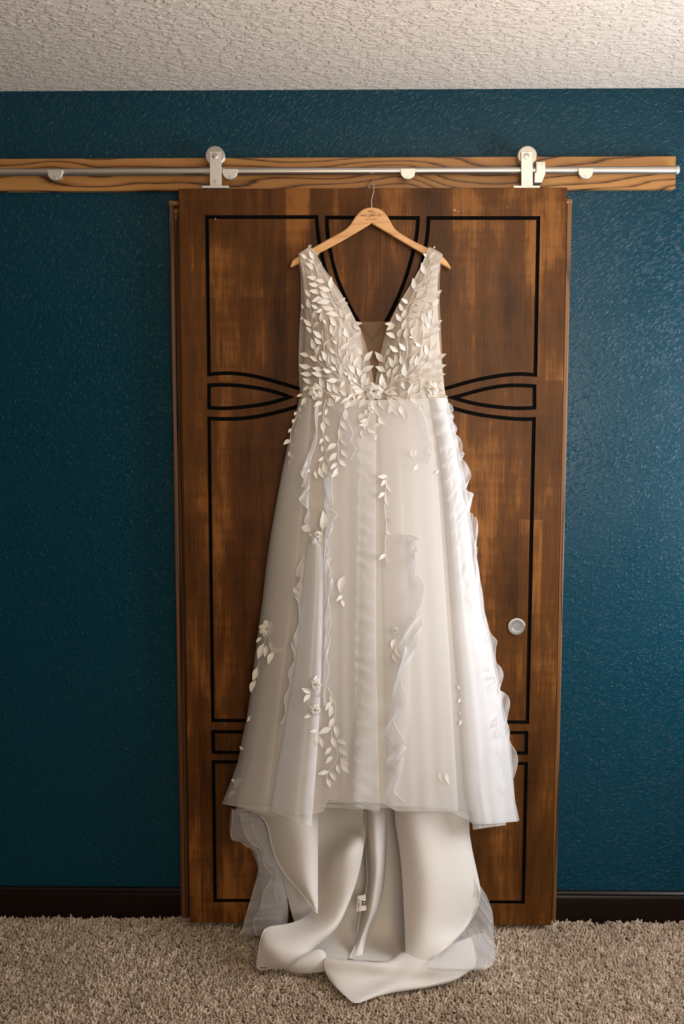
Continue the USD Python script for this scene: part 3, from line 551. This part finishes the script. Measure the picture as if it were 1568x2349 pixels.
train("train_fold", [[(650, 2195, .335), (690, 2190, .33), (725, 2178, .32), (748, 2190, .325)], [(650, 2213, .335), (690, 2213, .345), (725, 2206, .345), (750, 2208, .342)], [(652, 2224, .318), (690, 2233, .338), (725, 2231, .342), (752, 2229, .342)]], 24, 24)
train("train_hem", [[(752, 2188, .30), (800, 2202, .325), (850, 2207, .335), (890, 2203, .325), (930, 2180, .30), (1000, 2170, .285), (1050, 2160, .265), (1078, 2150, .24)],
      [(745, 2200, .345), (795, 2209, .372), (850, 2214, .38), (898, 2211, .37), (945, 2195, .345), (1010, 2188, .325), (1055, 2180, .30), (1086, 2168, .27)],
      [(743, 2220, .362), (795, 2235, .386), (850, 2240, .388), (900, 2236, .385), (955, 2226, .385), (1015, 2214, .36), (1060, 2204, .335), (1090, 2190, .30)],
      [(758, 2252, .390), (798, 2264, .415), (850, 2262, .412), (903, 2252, .404), (962, 2246, .392), (1022, 2236, .372), (1060, 2222, .352), (1092, 2204, .315)],
      [(782, 2277, .428), (808, 2286, .447), (850, 2279, .44), (905, 2266, .418), (965, 2259, .402), (1026, 2247, .38), (1058, 2235, .362), (1090, 2215, .325)],
      [(797, 2291, .449), (820, 2301, .466), (852, 2291, .448), (905, 2277, .42), (965, 2268, .402), (1026, 2255, .378), (1056, 2242, .362), (1084, 2224, .330)]], 60, 80, label="satin hem pooled on the carpet", wr=0.004)
sm = spline(at(*np.array([(837, 1862), (839, 1925), (841, 1985), (841, 2030), (832, 2075), (826, 2095), (820, 2135), (815, 2165), (800, 2200)]).T, np.array([.19, .19, .195, .204, .217, .225, .238, .268, .32])), 50)
obj("seam", tube(sm, 0.0022, 6), M_tulle_mid, dress)
# train lining tulle
train("train_tulle", [[(531, 1852, .155), (570, 1856, .18), (612, 1866, .195)], [(532, 1923, .155), (566, 1920, .175), (618, 1930, .19)], [(562, 1934, .158), (588, 1950, .185), (635, 1980, .21)], [(588, 1978, .165), (610, 2000, .20), (655, 2015, .225)],
      [(588, 2010, .17), (612, 2040, .205), (655, 2050, .235)], [(571, 2075, .175), (602, 2095, .215), (645, 2110, .24)], [(554, 2140, .18), (590, 2148, .22), (640, 2140, .25)]], 50, 30, M_tulle_soft, "sheer tulle hanging below the left hem", 0.014)
train("train_tulle", [[(552, 1862, .135), (585, 1866, .15), (640, 1880, .16)], [(560, 1920, .14), (590, 1935, .165), (640, 1950, .17)], [(578, 1944, .14), (600, 1962, .17), (650, 2000, .18)], [(594, 2000, .15), (618, 2020, .18), (660, 2070, .20)], [(600, 2060, .16), (628, 2085, .19), (660, 2110, .21)], [(592, 2130, .19), (625, 2125, .22), (660, 2130, .23)]], 50, 30, M_tulle, wr=0.012)
train("train_tulle", [[(1078, 1980, .13), (1090, 2020, .125), (1096, 2042, .12)], [(1085, 2060, .16), (1112, 2066, .15), (1130, 2100, .125)], [(1070, 2120, .22), (1108, 2125, .20), (1133, 2165, .17)], [(1030, 2160, .285), (1090, 2168, .255), (1137, 2182, .225)], [(990, 2200, .375), (1080, 2205, .345), (1136, 2200, .285)], [(985, 2226, .395), (1080, 2226, .362), (1124, 2218, .318)]], 60, 44, M_tulle, "sheer tulle gathered at the right of the train", 0.010)
train("train_tulle", [[(1030, 2172, .34), (1070, 2150, .30), (1110, 2140, .25)], [(1010, 2205, .385), (1075, 2190, .345), (1132, 2178, .275)], [(1000, 2240, .405), (1070, 2228, .372), (1126, 2216, .325)]], 40, 40, M_tulle_soft, wr=0.008)

ruffle([(596, 1868), (622, 1930), (650, 2010), (655, 2070), (648, 2130)], [(533, 1858), (532, 1890), (531, 1923), (548, 1930), (566, 1942), (586, 1950), (592, 1968), (594, 2003), (586, 2030), (578, 2056), (570, 2080), (560, 2115), (553, 2142)], 0.0, 9, 0.012, M_tulle, n=200, nc=14, dbase=0.165, lift=-0.01)
ruffle([(580, 1864), (620, 1900), (640, 1990), (660, 2080), (650, 2140)], [(548, 1864), (560, 1905), (576, 1935), (598, 1950), (606, 1985), (622, 2010), (606, 2045), (596, 2085), (582, 2110), (588, 2146)], 0.0, 11, 0.014, M_tulle, n=200, nc=14, dbase=0.185, lift=-0.008)
ruffle([(600, 1875), (628, 1960), (660, 2060)], [(574, 1872), (584, 1915), (604, 1945), (612, 1975), (634, 2000), (630, 2040), (640, 2080)], 0.0, 7, 0.010, M_tulle_soft, n=140, nc=12, dbase=0.195, lift=-0.006)
ruffle([(1080, 1990), (1088, 2060), (1070, 2120), (1030, 2165)], [(1098, 2046), (1114, 2070), (1129, 2101), (1124, 2130), (1134, 2168), (1126, 2192), (1134, 2206), (1124, 2218)], 0.0, 6, 0.012, M_tulle, n=160, nc=14, dbase=0.205, lift=0.02)
rh = spline(at(*np.array([(1097, 2072), (1085, 2100), (1067, 2128), (1045, 2153), (1015, 2180), (972, 2209), (931, 2226)]).T, np.array([.215, .236, .256, .296, .338, .356, .366])), 50)
obj("hem_edge", tube(rh, 0.0016, 8), M_satin, rp)
ch = spline(at(*np.array([(609, 2130), (597, 2158), (592, 2190), (591, 2220), (620, 2221), (652, 2222)]).T, np.array([.286, .311, .326, .326, .336, .341])), 50)
obj("hem_edge", tube(ch, 0.0016, 8), M_satin, dress)

# care tag
tg = obj("care_tag", patch([[(819.5, 2055, .235), (828, 2054, .238), (838, 2052, .240)], [(818.2, 2073, .240), (828, 2073, .243), (839, 2072, .244)], [(817.2, 2091, .244), (828, 2090, .247), (840, 2088, .247)]], 10, 10), M_tag, dress, smooth=True, label="small white sewn-in label")
for i, chx in enumerate("FABLE"):
    put_text(chx, 821.8 + 0.3 * (4 - i) * 0.3, 2086 - i * 5.6, 3.4, 0.2475 - i * 0.0014, M_print, tg, "lettering", 3.2, roll=math.pi / 2)
for (a, b, c, d) in ((830, 2067.2, 838.5, 2069.6), (830, 2071.8, 838.8, 2073.6), (830, 2075.0, 838.8, 2076.8), (829.6, 2065.5, 831.2, 2076.8), (837.6, 2068, 838.8, 2076.8)):
    obj("lettering", bevel_prism(pxz([(a, b), (c, b), (c, d), (a, d)], .2482), -.2482, -.2478, 0.0), M_print, tg, smooth=False)

# leaves: base pixel -> tip pixel
LEAF_LIST = []
def leaf_mesh(b, t, D0, lift, width=0.40, curl=0.0, seed=0):
    r = np.random.default_rng(seed)
    B, T = at(*b, D0), at(*t, D0 + lift)
    ax = T - B; L = np.linalg.norm(ax); ax = ax / L
    nrm = np.array([0.0, -1.0, 0.0]); nrm = nrm - ax * (nrm @ ax); nrm /= np.linalg.norm(nrm)
    tilt = r.uniform(-0.22, 0.22); sd = np.cross(ax, nrm); sd, nrm = sd * math.cos(tilt) + nrm * math.sin(tilt), nrm * math.cos(tilt) - sd * math.sin(tilt)
    u = np.linspace(0, 1, 11); w = np.array([-1, -0.5, 0, 0.5, 1.0])
    prof = np.sin(np.pi * np.clip((u - 0.08) / 0.92, 0, 1) ** 0.80) * (1.12 - 0.42 * u) * width * L * 0.5 + 0.0008
    prof[-1] = 0.0002
    bend = r.uniform(-0.10, 0.10)
    P = B + u[:, None, None] * L * ax + (w[None, :, None] * prof[:, None, None] + (bend * L * np.sin(np.pi * u))[:, None, None]) * sd
    h = -0.16 * prof[:, None] * (1 - np.abs(w)[None, :]) + L * (0.05 * np.sin(np.pi * u) + curl * u ** 2)[:, None] * 1.0
    P = P + h[..., None] * nrm
    return grid_mesh(P)
SEED = [100]
def leaf(b, t, D0, lift=0.0045, width=0.40, curl=0.0, mat_=None, label=None):
    SEED[0] += 1
    obj("leaf", leaf_mesh(b, t, D0, lift, width, curl, SEED[0]), mat_ or M_leaf, dress, smooth=True, label=label)
C1 = lambda p: (670 + p[0] / 7.84, 560 + p[1] / 7.84)
C3 = lambda p: (670 + p[0] / 7.84, 740 + p[1] / 7.84)
left1 = [((280, 60), (352, 18)), ((258, 268), (152, 178)), ((390, 275), (308, 110)), ((388, 350), (290, 275)), ((380, 465), (235, 338)), ((465, 535), (527, 323)), ((440, 205), (487, 158)), ((450, 630), (258, 590)),
         ((590, 692), (408, 655)), ((472, 748), (288, 714)), ((690, 832), (466, 768)), ((482, 892), (300, 838)), ((700, 808), (708, 578)), ((662, 972), (498, 838)), ((330, 962), (224, 813)), ((820, 1062), (956, 960)),
         ((330, 1172), (274, 972)), ((570, 990), (344, 1036)), ((682, 1040), (438, 1056)), ((752, 1172), (522, 1104)), ((472, 1166), (344, 1088)), ((905, 1202), (1000, 1043)), ((540, 1165), (418, 1226)), ((360, 1342), (412, 1184)),
         ((942, 1332), (838, 1152)), ((826, 1292), (593, 1255)), ((950, 1372), (1066, 1234)), ((350, 1480), (200, 1348)), ((790, 1482), (684, 1298)), ((385, 1492), (492, 1404)), ((515, 1402), (520, 1228)), ((602, 1442), (550, 1350)),
         ((1085, 1442), (1260, 1420)), ((1085, 1452), (1236, 1546)), ((206, 1162), (164, 1074)), ((192, 1310), (140, 1357)), ((940, 1530), (872, 1322))]
left3 = [((350, 190), (244, 78)), ((530, 288), (370, 142)), ((726, 240), (686, 30)), ((860, 292), (850, 68)), ((1000, 274), (940, 90)), ((1070, 272), (1244, 158)), ((530, 388), (400, 263)), ((570, 408), (674, 318)), ((805, 372), (722, 322)),
         ((735, 262), (802, 244)), ((405, 502), (340, 280)), ((430, 592), (502, 400)), ((860, 492), (990, 356)), ((1000, 512), (1164, 392)), ((1262, 582), (1140, 428)), ((770, 562), (660, 453)), ((308, 606), (128, 556)), ((450, 702), (306, 604)),
         ((542, 692), (488, 590)), ((610, 704), (524, 508)), ((668, 772), (654, 583)), ((780, 762), (704, 587)), ((930, 742), (975, 568)), ((1060, 742), (1082, 543)), ((1110, 802), (1202, 608)), ((1238, 832), (1200, 618)), ((1288, 702), (1448, 508)),
         ((1248, 872), (1468, 773)), ((330, 802), (116, 754)), ((532, 867), (358, 814)), ((702, 892), (546, 824)), ((792, 872), (672, 788)), ((875, 972), (868, 716)), ((1117, 922), (998, 742)), ((1216, 982), (1148, 798)), ((345, 942), (145, 914)),
         ((542, 972), (336, 898)), ((822, 1038), (606, 1044)), ((582, 1182), (496, 976)), ((710, 1262), (628, 1068)), ((832, 1282), (738, 1088)), ((972, 1318), (838, 1218)), ((940, 1052), (870, 1172)), ((1202, 1168), (1042, 1160)),
         ((862, 1382), (688, 1298)), ((332, 1112), (182, 1000)), ((300, 1150), (188, 1222)), ((182, 1288), (76, 1332)), ((1002, 962), (928, 878)), ((1062, 1042), (1008, 928)), ((1152, 1082), (1068, 988)), ((1102, 1106), (1036, 1066)),
         ((1290, 1172), (1322, 898)), ((1282, 1200), (1238, 1056)), ((1340, 1152), (1372, 976)), ((1212, 1242), (1108, 1228)), ((1300, 1228), (1018, 1282)), ((1132, 1402), (1108, 1310)), ((1230, 1300), (1160, 1400)), ((1100, 1290), (990, 1370))]
LB = [(C1(b), C1(t)) for b, t in left1] + [(C3(b), C3(t)) for b, t in left3]
mir = lambda p: (858 + (858 - p[0]) * (0.925 if p[1] > 640 else 0.905), p[1] + 2)
for (b, t) in LB:
    leaf(b, t, float(Db(b[0], b[1])) + 0.003)
for i, (b, t) in enumerate(LB):
    if i in (34, 35): continue
    j = rng.uniform(-2, 2, 2); jb = rng.uniform(-1, 1, 2); bb, tt = mir(b), mir(t)
    bb = (bb[0] + jb[0], bb[1] + jb[1]); tt = (tt[0] + j[0] + (6 if tt[0] > 985 else 0), tt[1] + j[1])
    leaf(bb, tt, float(Db(min(bb[0], 1015), bb[1])) + 0.003, lift=0.009)
def vine(pts, Dfun, r=0.0011, off=0.002, name="vine"):
    q = spline(np.array(pts, float), max(8, 6 * len(pts))) if len(pts) > 2 else np.array(pts, float)
    obj(name, tube(at(q[:, 0], q[:, 1], Dfun(q[:, 0], q[:, 1]) + off), np.linspace(r * 1.25, r * 0.8, len(q)), 6), M_leaf, dress)
V1 = [[(310, 200), (385, 350), (450, 540), (500, 640)], [(450, 630), (580, 690), (690, 830), (740, 960), (850, 1130), (935, 1300), (940, 1500), (960, 1560)], [(570, 870), (690, 990), (820, 1080)],
      [(560, 990), (680, 1030), (760, 1130), (790, 1230), (860, 1320), (930, 1500)], [(470, 1160), (540, 1165), (625, 1195)], [(330, 1170), (340, 1300), (375, 1480)], [(355, 1340), (345, 1440)], [(480, 890), (525, 925)], [(700, 800), (692, 845)], [(465, 530), (462, 600)]]
V3 = [[(375, 70), (385, 300), (405, 560), (440, 680), (560, 800), (580, 810)], [(530, 140), (545, 300), (570, 480), (610, 700), (680, 850), (850, 970), (950, 1000), (1150, 1090), (1300, 1210)], [(780, 60), (740, 230), (690, 320)],
      [(855, 290), (830, 480), (850, 600), (900, 710), (940, 800), (1000, 900)], [(960, 120), (1000, 280), (980, 450), (985, 640), (1060, 770), (1120, 900), (1150, 1040), (1200, 1120)], [(1240, 560), (1280, 680), (1240, 880), (1200, 980), (1250, 1020)],
      [(310, 790), (540, 860), (700, 890)], [(310, 930), (540, 960), (700, 1000), (800, 1020)], [(800, 1040), (950, 1020)], [(570, 1190), (660, 1270), (830, 1290), (960, 1350), (1020, 1310)], [(770, 555), (850, 610)], [(780, 760), (860, 960)], [(180, 1000), (350, 1110)],
      [(400, 505), (420, 600), (440, 680)], [(570, 400), (565, 470)], [(1070, 270), (1000, 300)], [(1160, 390), (1000, 500)]]
for vv, cf in ((V1, C1), (V3, C3)):
    for v in vv:
        q = [cf(p) for p in v]
        vine(q, lambda x, y: Db(x, y))
        vine([mir(p) for p in q], lambda x, y: Db(np.minimum(x, 1016), y))

# skirt leaves
C5 = lambda p: (640 + p[0] / 6.533, 900 + p[1] / 6.533)
C4 = lambda p: (560 + p[0] / 2.45, 1300 + p[1] / 2.45)
sk5 = [((650, 140), (515, 222)), ((715, 150), (786, 212)), ((640, 290), (568, 345)), ((715, 240), (690, 352)), ((665, 360), (756, 506)), ((655, 430), (668, 612)), ((655, 680), (602, 778)), ((655, 795), (640, 894)), ((670, 965), (582, 1032)),
       ((690, 640), (752, 746)), ((660, 1040), (706, 1242)), ((605, 1110), (672, 1292)), ((535, 1170), (566, 1298)), ((470, 1155), (388, 1202))]
for b, t in sk5:
    b, t = C5(b), C5(t); leaf(b, t, float(Dover(b[0], b[1], .3, .3)) + 0.006)
vine([C5(p) for p in [(705, 110), (660, 290), (650, 460), (660, 640), (700, 900), (670, 960), (600, 1110), (535, 1170)]], lambda x, y: Dover(x, y, .3, .3), off=0.005)
vine([C5(p) for p in [(690, 960), (720, 1030), (780, 1180)]], lambda x, y: Dover(x, y, .3, .3), off=0.005)
sk5b = [((1000, 250), (990, 432)), ((920, 420), (1005, 567)), ((900, 540), (896, 708)), ((865, 770), (714, 877)), ((915, 670), (1015, 802)), ((865, 900), (735, 1032)), ((920, 860), (1030, 977)), ((870, 1060), (764, 1158)), ((900, 1000), (1010, 1107)), ((870, 1130), (780, 1282)),
        ((1320, 400), (1200, 440)), ((1290, 490), (1188, 492)), ((1235, 550), (1270, 690)), ((1400, 520), (1526, 458)), ((1320, 540), (1440, 602)), ((1340, 200), (1372, 295)), ((1310, 260), (1312, 345)), ((1440, 720), (1455, 640)), ((1080, 140), (975, 240)), ((1060, 150), (985, 190))]
for b, t in sk5b:
    b, t = C5(b), C5(t); leaf(b, t, float(Dover(b[0], b[1], .3, .3)) + 0.0085, lift=0.0025)
vine([C5(p) for p in [(985, 255), (915, 440), (900, 560), (880, 760), (885, 940), (880, 1080), (860, 1180)]], lambda x, y: Dover(x, y, .3, .3), off=0.0075)
vine([C5(p) for p in [(1380, 120), (1340, 380), (1285, 500), (1290, 620)]], lambda x, y: Dover(x, y, .3, .3), off=0.0075)
edge = [((360, 180), (418, 226)), ((330, 290), (296, 224)), ((305, 380), (318, 326)), ((230, 400), (196, 462)), ((175, 540), (136, 606)), ((235, 590), (258, 546)), ((170, 710), (62, 784)), ((188, 815), (248, 780)), ((170, 880), (140, 960)), ((175, 920), (205, 1010)), ((160, 1010), (155, 1110)), ((260, 290), (228, 350))]
for b, t in edge:
    b, t = C5(b), C5(t); leaf(b, t, 0.135, lift=0.006, width=0.45)
vine([C5(p) for p in [(330, 150), (270, 330), (180, 580), (170, 720), (165, 880), (155, 1080)]], lambda x, y: 0.132 + 0 * x)
big = [((485, 715), (516, 777)), ((490, 755), (453, 812)), ((495, 780), (478, 847)), ((505, 845), (474, 907)), ((505, 890), (521, 962)), ((490, 955), (516, 1022)), ((520, 970), (577, 1000)), ((490, 1015), (452, 1058)), ((525, 1005), (583, 1062)), ((495, 1065), (458, 1106)), ((535, 1075), (592, 1116)), ((520, 1110), (536, 1167)), ((540, 1100), (592, 1162)), ((475, 1150), (412, 1165)), ((480, 1155), (512, 1206)), ((462, 1190), (486, 1247)), ((490, 905), (415, 940)), ((430, 960), (440, 1020))]
for b, t in big:
    b, t = C4(b), C4(t); leaf(b, t, float(Dover(b[0], b[1], .4, .8)) + 0.004, lift=0.004)
vine([C4(p) for p in [(466, 676), (488, 715), (512, 790), (500, 870), (492, 960), (522, 1040), (510, 1100), (478, 1145), (462, 1190)]], lambda x, y: Dover(x, y, .4, .8), off=0.003, r=0.0013)
pxl = [((888, 1092), (865, 1093)), ((885, 1100), (873, 1116)), ((886, 1105), (898, 1130)), ((883, 1130), (867, 1143)), ((884, 1135), (890, 1161)), ((884, 1190), (897, 1199)), ((885, 1215), (895, 1227)), ((884, 1238), (887, 1252)), ((884, 1271), (869, 1285)), ((886, 1292), (892, 1304)),
       ((738, 1217), (740, 1170)), ((735, 1229), (735, 1247)), ((722, 1230), (708, 1224)), ((726, 1236), (716, 1250)), ((790, 1320), (780, 1362)), ((786, 1365), (771, 1379)), ((784, 1375), (789, 1393)),
       ((925, 935), (931, 967)), ((918, 930), (922, 952)), ((945, 1030), (947, 1052)), ((955, 1035), (944, 1048)), ((958, 1065), (947, 1080)), ((1006, 1080), (998, 1086)), ((962, 925), (966, 945)),
       ((600, 1462), (587, 1474)), ((616, 1472), (635, 1498)), ((622, 1490), (652, 1487)), ((628, 1495), (615, 1525)), ((605, 1475), (591, 1512)), ((611, 1480), (606, 1508)), ((590, 1530), (579, 1562)), ((586, 1560), (574, 1588)),
       ((712, 1590), (691, 1578)), ((712, 1592), (696, 1612)), ((715, 1640), (697, 1648)), ((728, 1675), (710, 1678)), ((728, 1682), (725, 1712)), ((727, 1550), (717, 1560)), ((728, 1600), (734, 1588)),
       ((1056, 1582), (1050, 1572)), ((1058, 1602), (1050, 1612)), ((1060, 1640), (1052, 1630)), ((1062, 1650), (1052, 1664)), ((1010, 1768), (1015, 1798)), ((1022, 1772), (1031, 1802)), ((905, 1465), (899, 1490)), ((908, 1480), (920, 1510)), ((900, 1500), (908, 1520))]
for b, t in pxl:
    dd = float(Dover(b[0], b[1], .4, .6)); extra = 0.026 if (690 < b[0] < 742 and b[1] > 1540) else 0.012 if 1170 < b[1] < 1260 and b[0] < 745 else 0.006
    leaf(b, t, max(dd, 0.14) + extra, lift=0.006)
for b, t in (((802, 912), (780, 926)), ((816, 914), (804, 933)), ((836, 914), (822, 936)), ((852, 918), (846, 944)), ((868, 916), (880, 940)), ((894, 912), (906, 936)), ((914, 910), (932, 929)), ((940, 910), (956, 926)), ((702, 912), (690, 931)), ((754, 912), (766, 933)), ((780, 910), (768, 923)), ((860, 930), (872, 958)), ((846, 934), (834, 955)), ((836, 948), (822, 966)), ((842, 960), (834, 985)), ((868, 955), (884, 975)), ((898, 930), (912, 955)), ((905, 925), (890, 950)), ((1000, 912), (1012, 930))):
    leaf(b, t, float(Dover(b[0], max(b[1], 918), .4, .1)) + 0.002, lift=0.004, width=0.46)
for b, t in (((558, 1790), (545, 1786)), ((547, 1793), (530, 1788)), ((545, 1784), (538, 1808)), ((541, 1814), (523, 1830)), ((557, 1720), (549, 1712)), ((575, 1640), (566, 1655))):
    leaf(b, t, 0.15, lift=0.004)
vine([(887, 1094), (883, 1130), (882, 1170), (885, 1200), (884, 1235), (883, 1268), (892, 1302)], lambda x, y: Dover(x, y, .4, .5), off=0.006)
vine([(738, 1216), (738, 1240), (740, 1276)], lambda x, y: Dover(x, y, .4, .5), off=0.012)
vine([(608, 1455), (605, 1480), (592, 1525), (585, 1560), (576, 1590)], lambda x, y: np.maximum(Dover(x, y, .4, .5), 0.14), off=0.004)
vine([(612, 1455), (622, 1485), (618, 1520)], lambda x, y: Dover(x, y, .4, .5), off=0.005)

# fabric roses
def flower(px, py, rad, D0, label=None, ragged=0.0):
    c = at(px, py, D0); r0 = 1.12 * rad * np.linalg.norm(CAM - c) / F
    rr = np.random.default_rng(int(px * 13 + py))
    knot = []
    for k in range(6):
        a = k * 1.05 + rr.uniform(0, .5); th = np.linspace(a, a + 2.2, 10); rd = r0 * (0.10 + 0.05 * k)
        lo_ = np.c_[c[0] + rd * np.cos(th), np.full(10, c[1] - 0.004), c[2] + rd * np.sin(th)]
        hi_ = np.c_[c[0] + rd * 1.12 * np.cos(th), np.full(10, c[1] - 0.0105 + 0.0007 * k), c[2] + rd * 1.12 * np.sin(th)]
        knot.append(grid_mesh(np.stack([lo_, hi_], 0)))
    fl = obj("flower", cat(*knot), M_leaf, dress, smooth=True, label=label)
    for ring, (n, rin, rout, h0, h1) in enumerate(((7, 0.15, 1.0, 0.001, 0.004), (6, 0.12, 0.76, 0.003, 0.008), (5, 0.10, 0.52, 0.005, 0.011))):
        for k in range(n):
            a = k * 2 * math.pi / n + ring * 0.5 + rr.uniform(-.15, .15); da = math.pi / n * 1.25; ro = rout * rr.uniform(0.88, 1.08)
            u = np.linspace(0, 1, 7)[:, None]; w = np.linspace(-1, 1, 7)[None, :]
            wid = da * (0.75 + 0.5 * np.sin(np.pi * np.clip(u * 0.9, 0, 1)))
            rad_ = r0 * (rin + (ro - rin) * u * (1 - 0.26 * w ** 2 * u))
            ang = a + w * wid * (1 - 0.30 * u ** 4)
            y = h0 + (h1 - h0) * u + 0.0014 * w ** 2 * u + 0.0008 * np.sin(3 * w + k) * u - 0.004 * np.clip(u - 0.75, 0, 1) * 3
            obj("petal", grid_mesh(np.stack([c[0] + rad_ * np.cos(ang), c[1] - y + 0 * ang, c[2] + rad_ * np.sin(ang)], -1)), M_leaf, fl, smooth=True)
flower(725, 897, 18, float(Db(725, 897)) + 0.004, "fabric rose at the left of the waist")
flower(857, 898, 21, float(Db(850, 898)) + 0.006, "fabric rose at the middle of the waist")
flower(988, 893, 17, float(Db(985, 893)) + 0.003, "fabric rose at the right of the waist")
flower(612, 1443, 18, 0.165, "fabric rose low on the left side of the skirt")
flower(722, 1570, 13, float(Dover(722, 1570, .4, .6)) + 0.03, "fabric rose at the edge of the tulle fold")
flower(721, 1628, 13, float(Dover(721, 1628, .4, .6)) + 0.03, "lower fabric rose at the edge of the tulle fold")
flower(727, 1226, 9, float(Dover(727, 1226, .4, .4)) + 0.016, "small fabric blossom on the tulle")
flower(905, 1446, 9, float(Dover(905, 1446, .5, .5)) - 0.004, "small fabric blossom beneath the tulle")
flower(848, 940, 12, float(Dover(848, 940, .5, .1)) - 0.002, "veiled blossom below the waist")

# ------------------------------------------------------------------ carpet pile
def tuft(seed):
    r = np.random.default_rng(seed); ms = []
    for k in range(7):
        o = r.uniform(-0.0075, 0.0075, 2); ln = r.uniform(0.016, 0.024); d = r.uniform(-0.010, 0.010, 2)
        p = np.array([[o[0], o[1], 0], [o[0] + d[0] * .25, o[1] + d[1] * .25, ln * .45], [o[0] + d[0] * .7, o[1] + d[1] * .7, ln * .8], [o[0] + d[0] * 1.15, o[1] + d[1] * 1.15, ln]])
        ms.append(tube(spline(p, 6), np.array([0.0020, 0.0023, 0.0026, 0.0027, 0.0025, 0.0014]), 5))
    return cat(*ms)
M_carpet = mat("CarpetYarn", {"oi": ("object_info", {}), "g": ("geometry", {}), "n": ("noise_texture", {"scale": 3.2, "detail": 3.0}), "a": ("math", {"math_type": "multiply", "value2": 0.6}), "b": ("math", {"math_type": "multiply_add", "value2": 0.8}),
    "c": ("rgb_ramp", {"ramp": [(0.15, (0.195, 0.134, 0.083)), (0.75, (0.365, 0.272, 0.188)), (1.0, (0.51, 0.405, 0.30))]}),
    "p": ("principled_bsdf", {"roughness": 0.75, "sheen_weight": 0.4, "specular_ior_level": 0.2})},
    [("oi.random", "a.value1"), ("g.position", "n.vector"), ("n.fac", "b.value1"), ("a.value", "b.value3"), ("b.value", "c.fac"), ("c.color", "p.base_color")])
pi = UsdGeom.PointInstancer.Define(stage, "/World/carpet_pile")
targets = []
for k in range(5):
    q = f"/World/carpet_pile/tuft" + (f"_{k:03d}" if k else "")
    usdkit.mesh(stage, q, tuft(300 + k), M_carpet, smooth=True); targets.append(q)
pi.CreatePrototypesRel().SetTargets(targets)
step = 0.0112
gx, gy = np.meshgrid(np.arange(-1.45, 1.45, step), np.arange(-1.15, -0.012, step))
P = np.stack([gx.ravel(), gy.ravel()], 1) + rng.uniform(-0.005, 0.005, (gx.size, 2))
P = P[~((P[:, 1] > -0.020) & ((P[:, 0] < -0.53) | (P[:, 0] > 0.60)))]
n = len(P)
lean = np.stack([meshkit.fbm(np.c_[P * 4.0, np.zeros(n)], 3, 5) - 0.5, meshkit.fbm(np.c_[P * 4.0, np.zeros(n)], 3, 9) - 0.5], 1) * 1.5 + rng.normal(0, 0.16, (n, 2))
rz_ = rng.uniform(0, 2 * np.pi, n)
qz = np.stack([np.cos(rz_ / 2), 0 * rz_, 0 * rz_, np.sin(rz_ / 2)], 1)
qx = np.stack([np.cos(lean[:, 0] / 2), np.sin(lean[:, 0] / 2), 0 * rz_, 0 * rz_], 1)
qy = np.stack([np.cos(lean[:, 1] / 2), 0 * rz_, np.sin(lean[:, 1] / 2), 0 * rz_], 1)
def qm(a, b):
    w1, x1, y1, z1 = a.T; w2, x2, y2, z2 = b.T
    return np.stack([w1 * w2 - x1 * x2 - y1 * y2 - z1 * z2, w1 * x2 + x1 * w2 + y1 * z2 - z1 * y2, w1 * y2 - x1 * z2 + y1 * w2 + z1 * x2, w1 * z2 + x1 * y2 - y1 * x2 + z1 * w2], 1)
Q = qm(qm(qx, qy), qz)
pi.CreatePositionsAttr(Vt.Vec3fArray.FromNumpy(np.c_[P, np.full(n, -0.001)].astype(np.float32)))
pi.CreateOrientationsAttr(Vt.QuathArray([Gf.Quath(*map(float, q)) for q in Q]))
sc = rng.uniform(0.85, 1.2, n)
pi.CreateScalesAttr(Vt.Vec3fArray.FromNumpy(np.repeat(sc[:, None], 3, 1).astype(np.float32)))
pi.CreateProtoIndicesAttr(Vt.IntArray.FromNumpy(rng.integers(0, 5, n).astype(np.int32)))
tag(pi.GetPrim(), "shaggy beige carpet pile covering the floor below the dress", "carpet", kind="stuff")
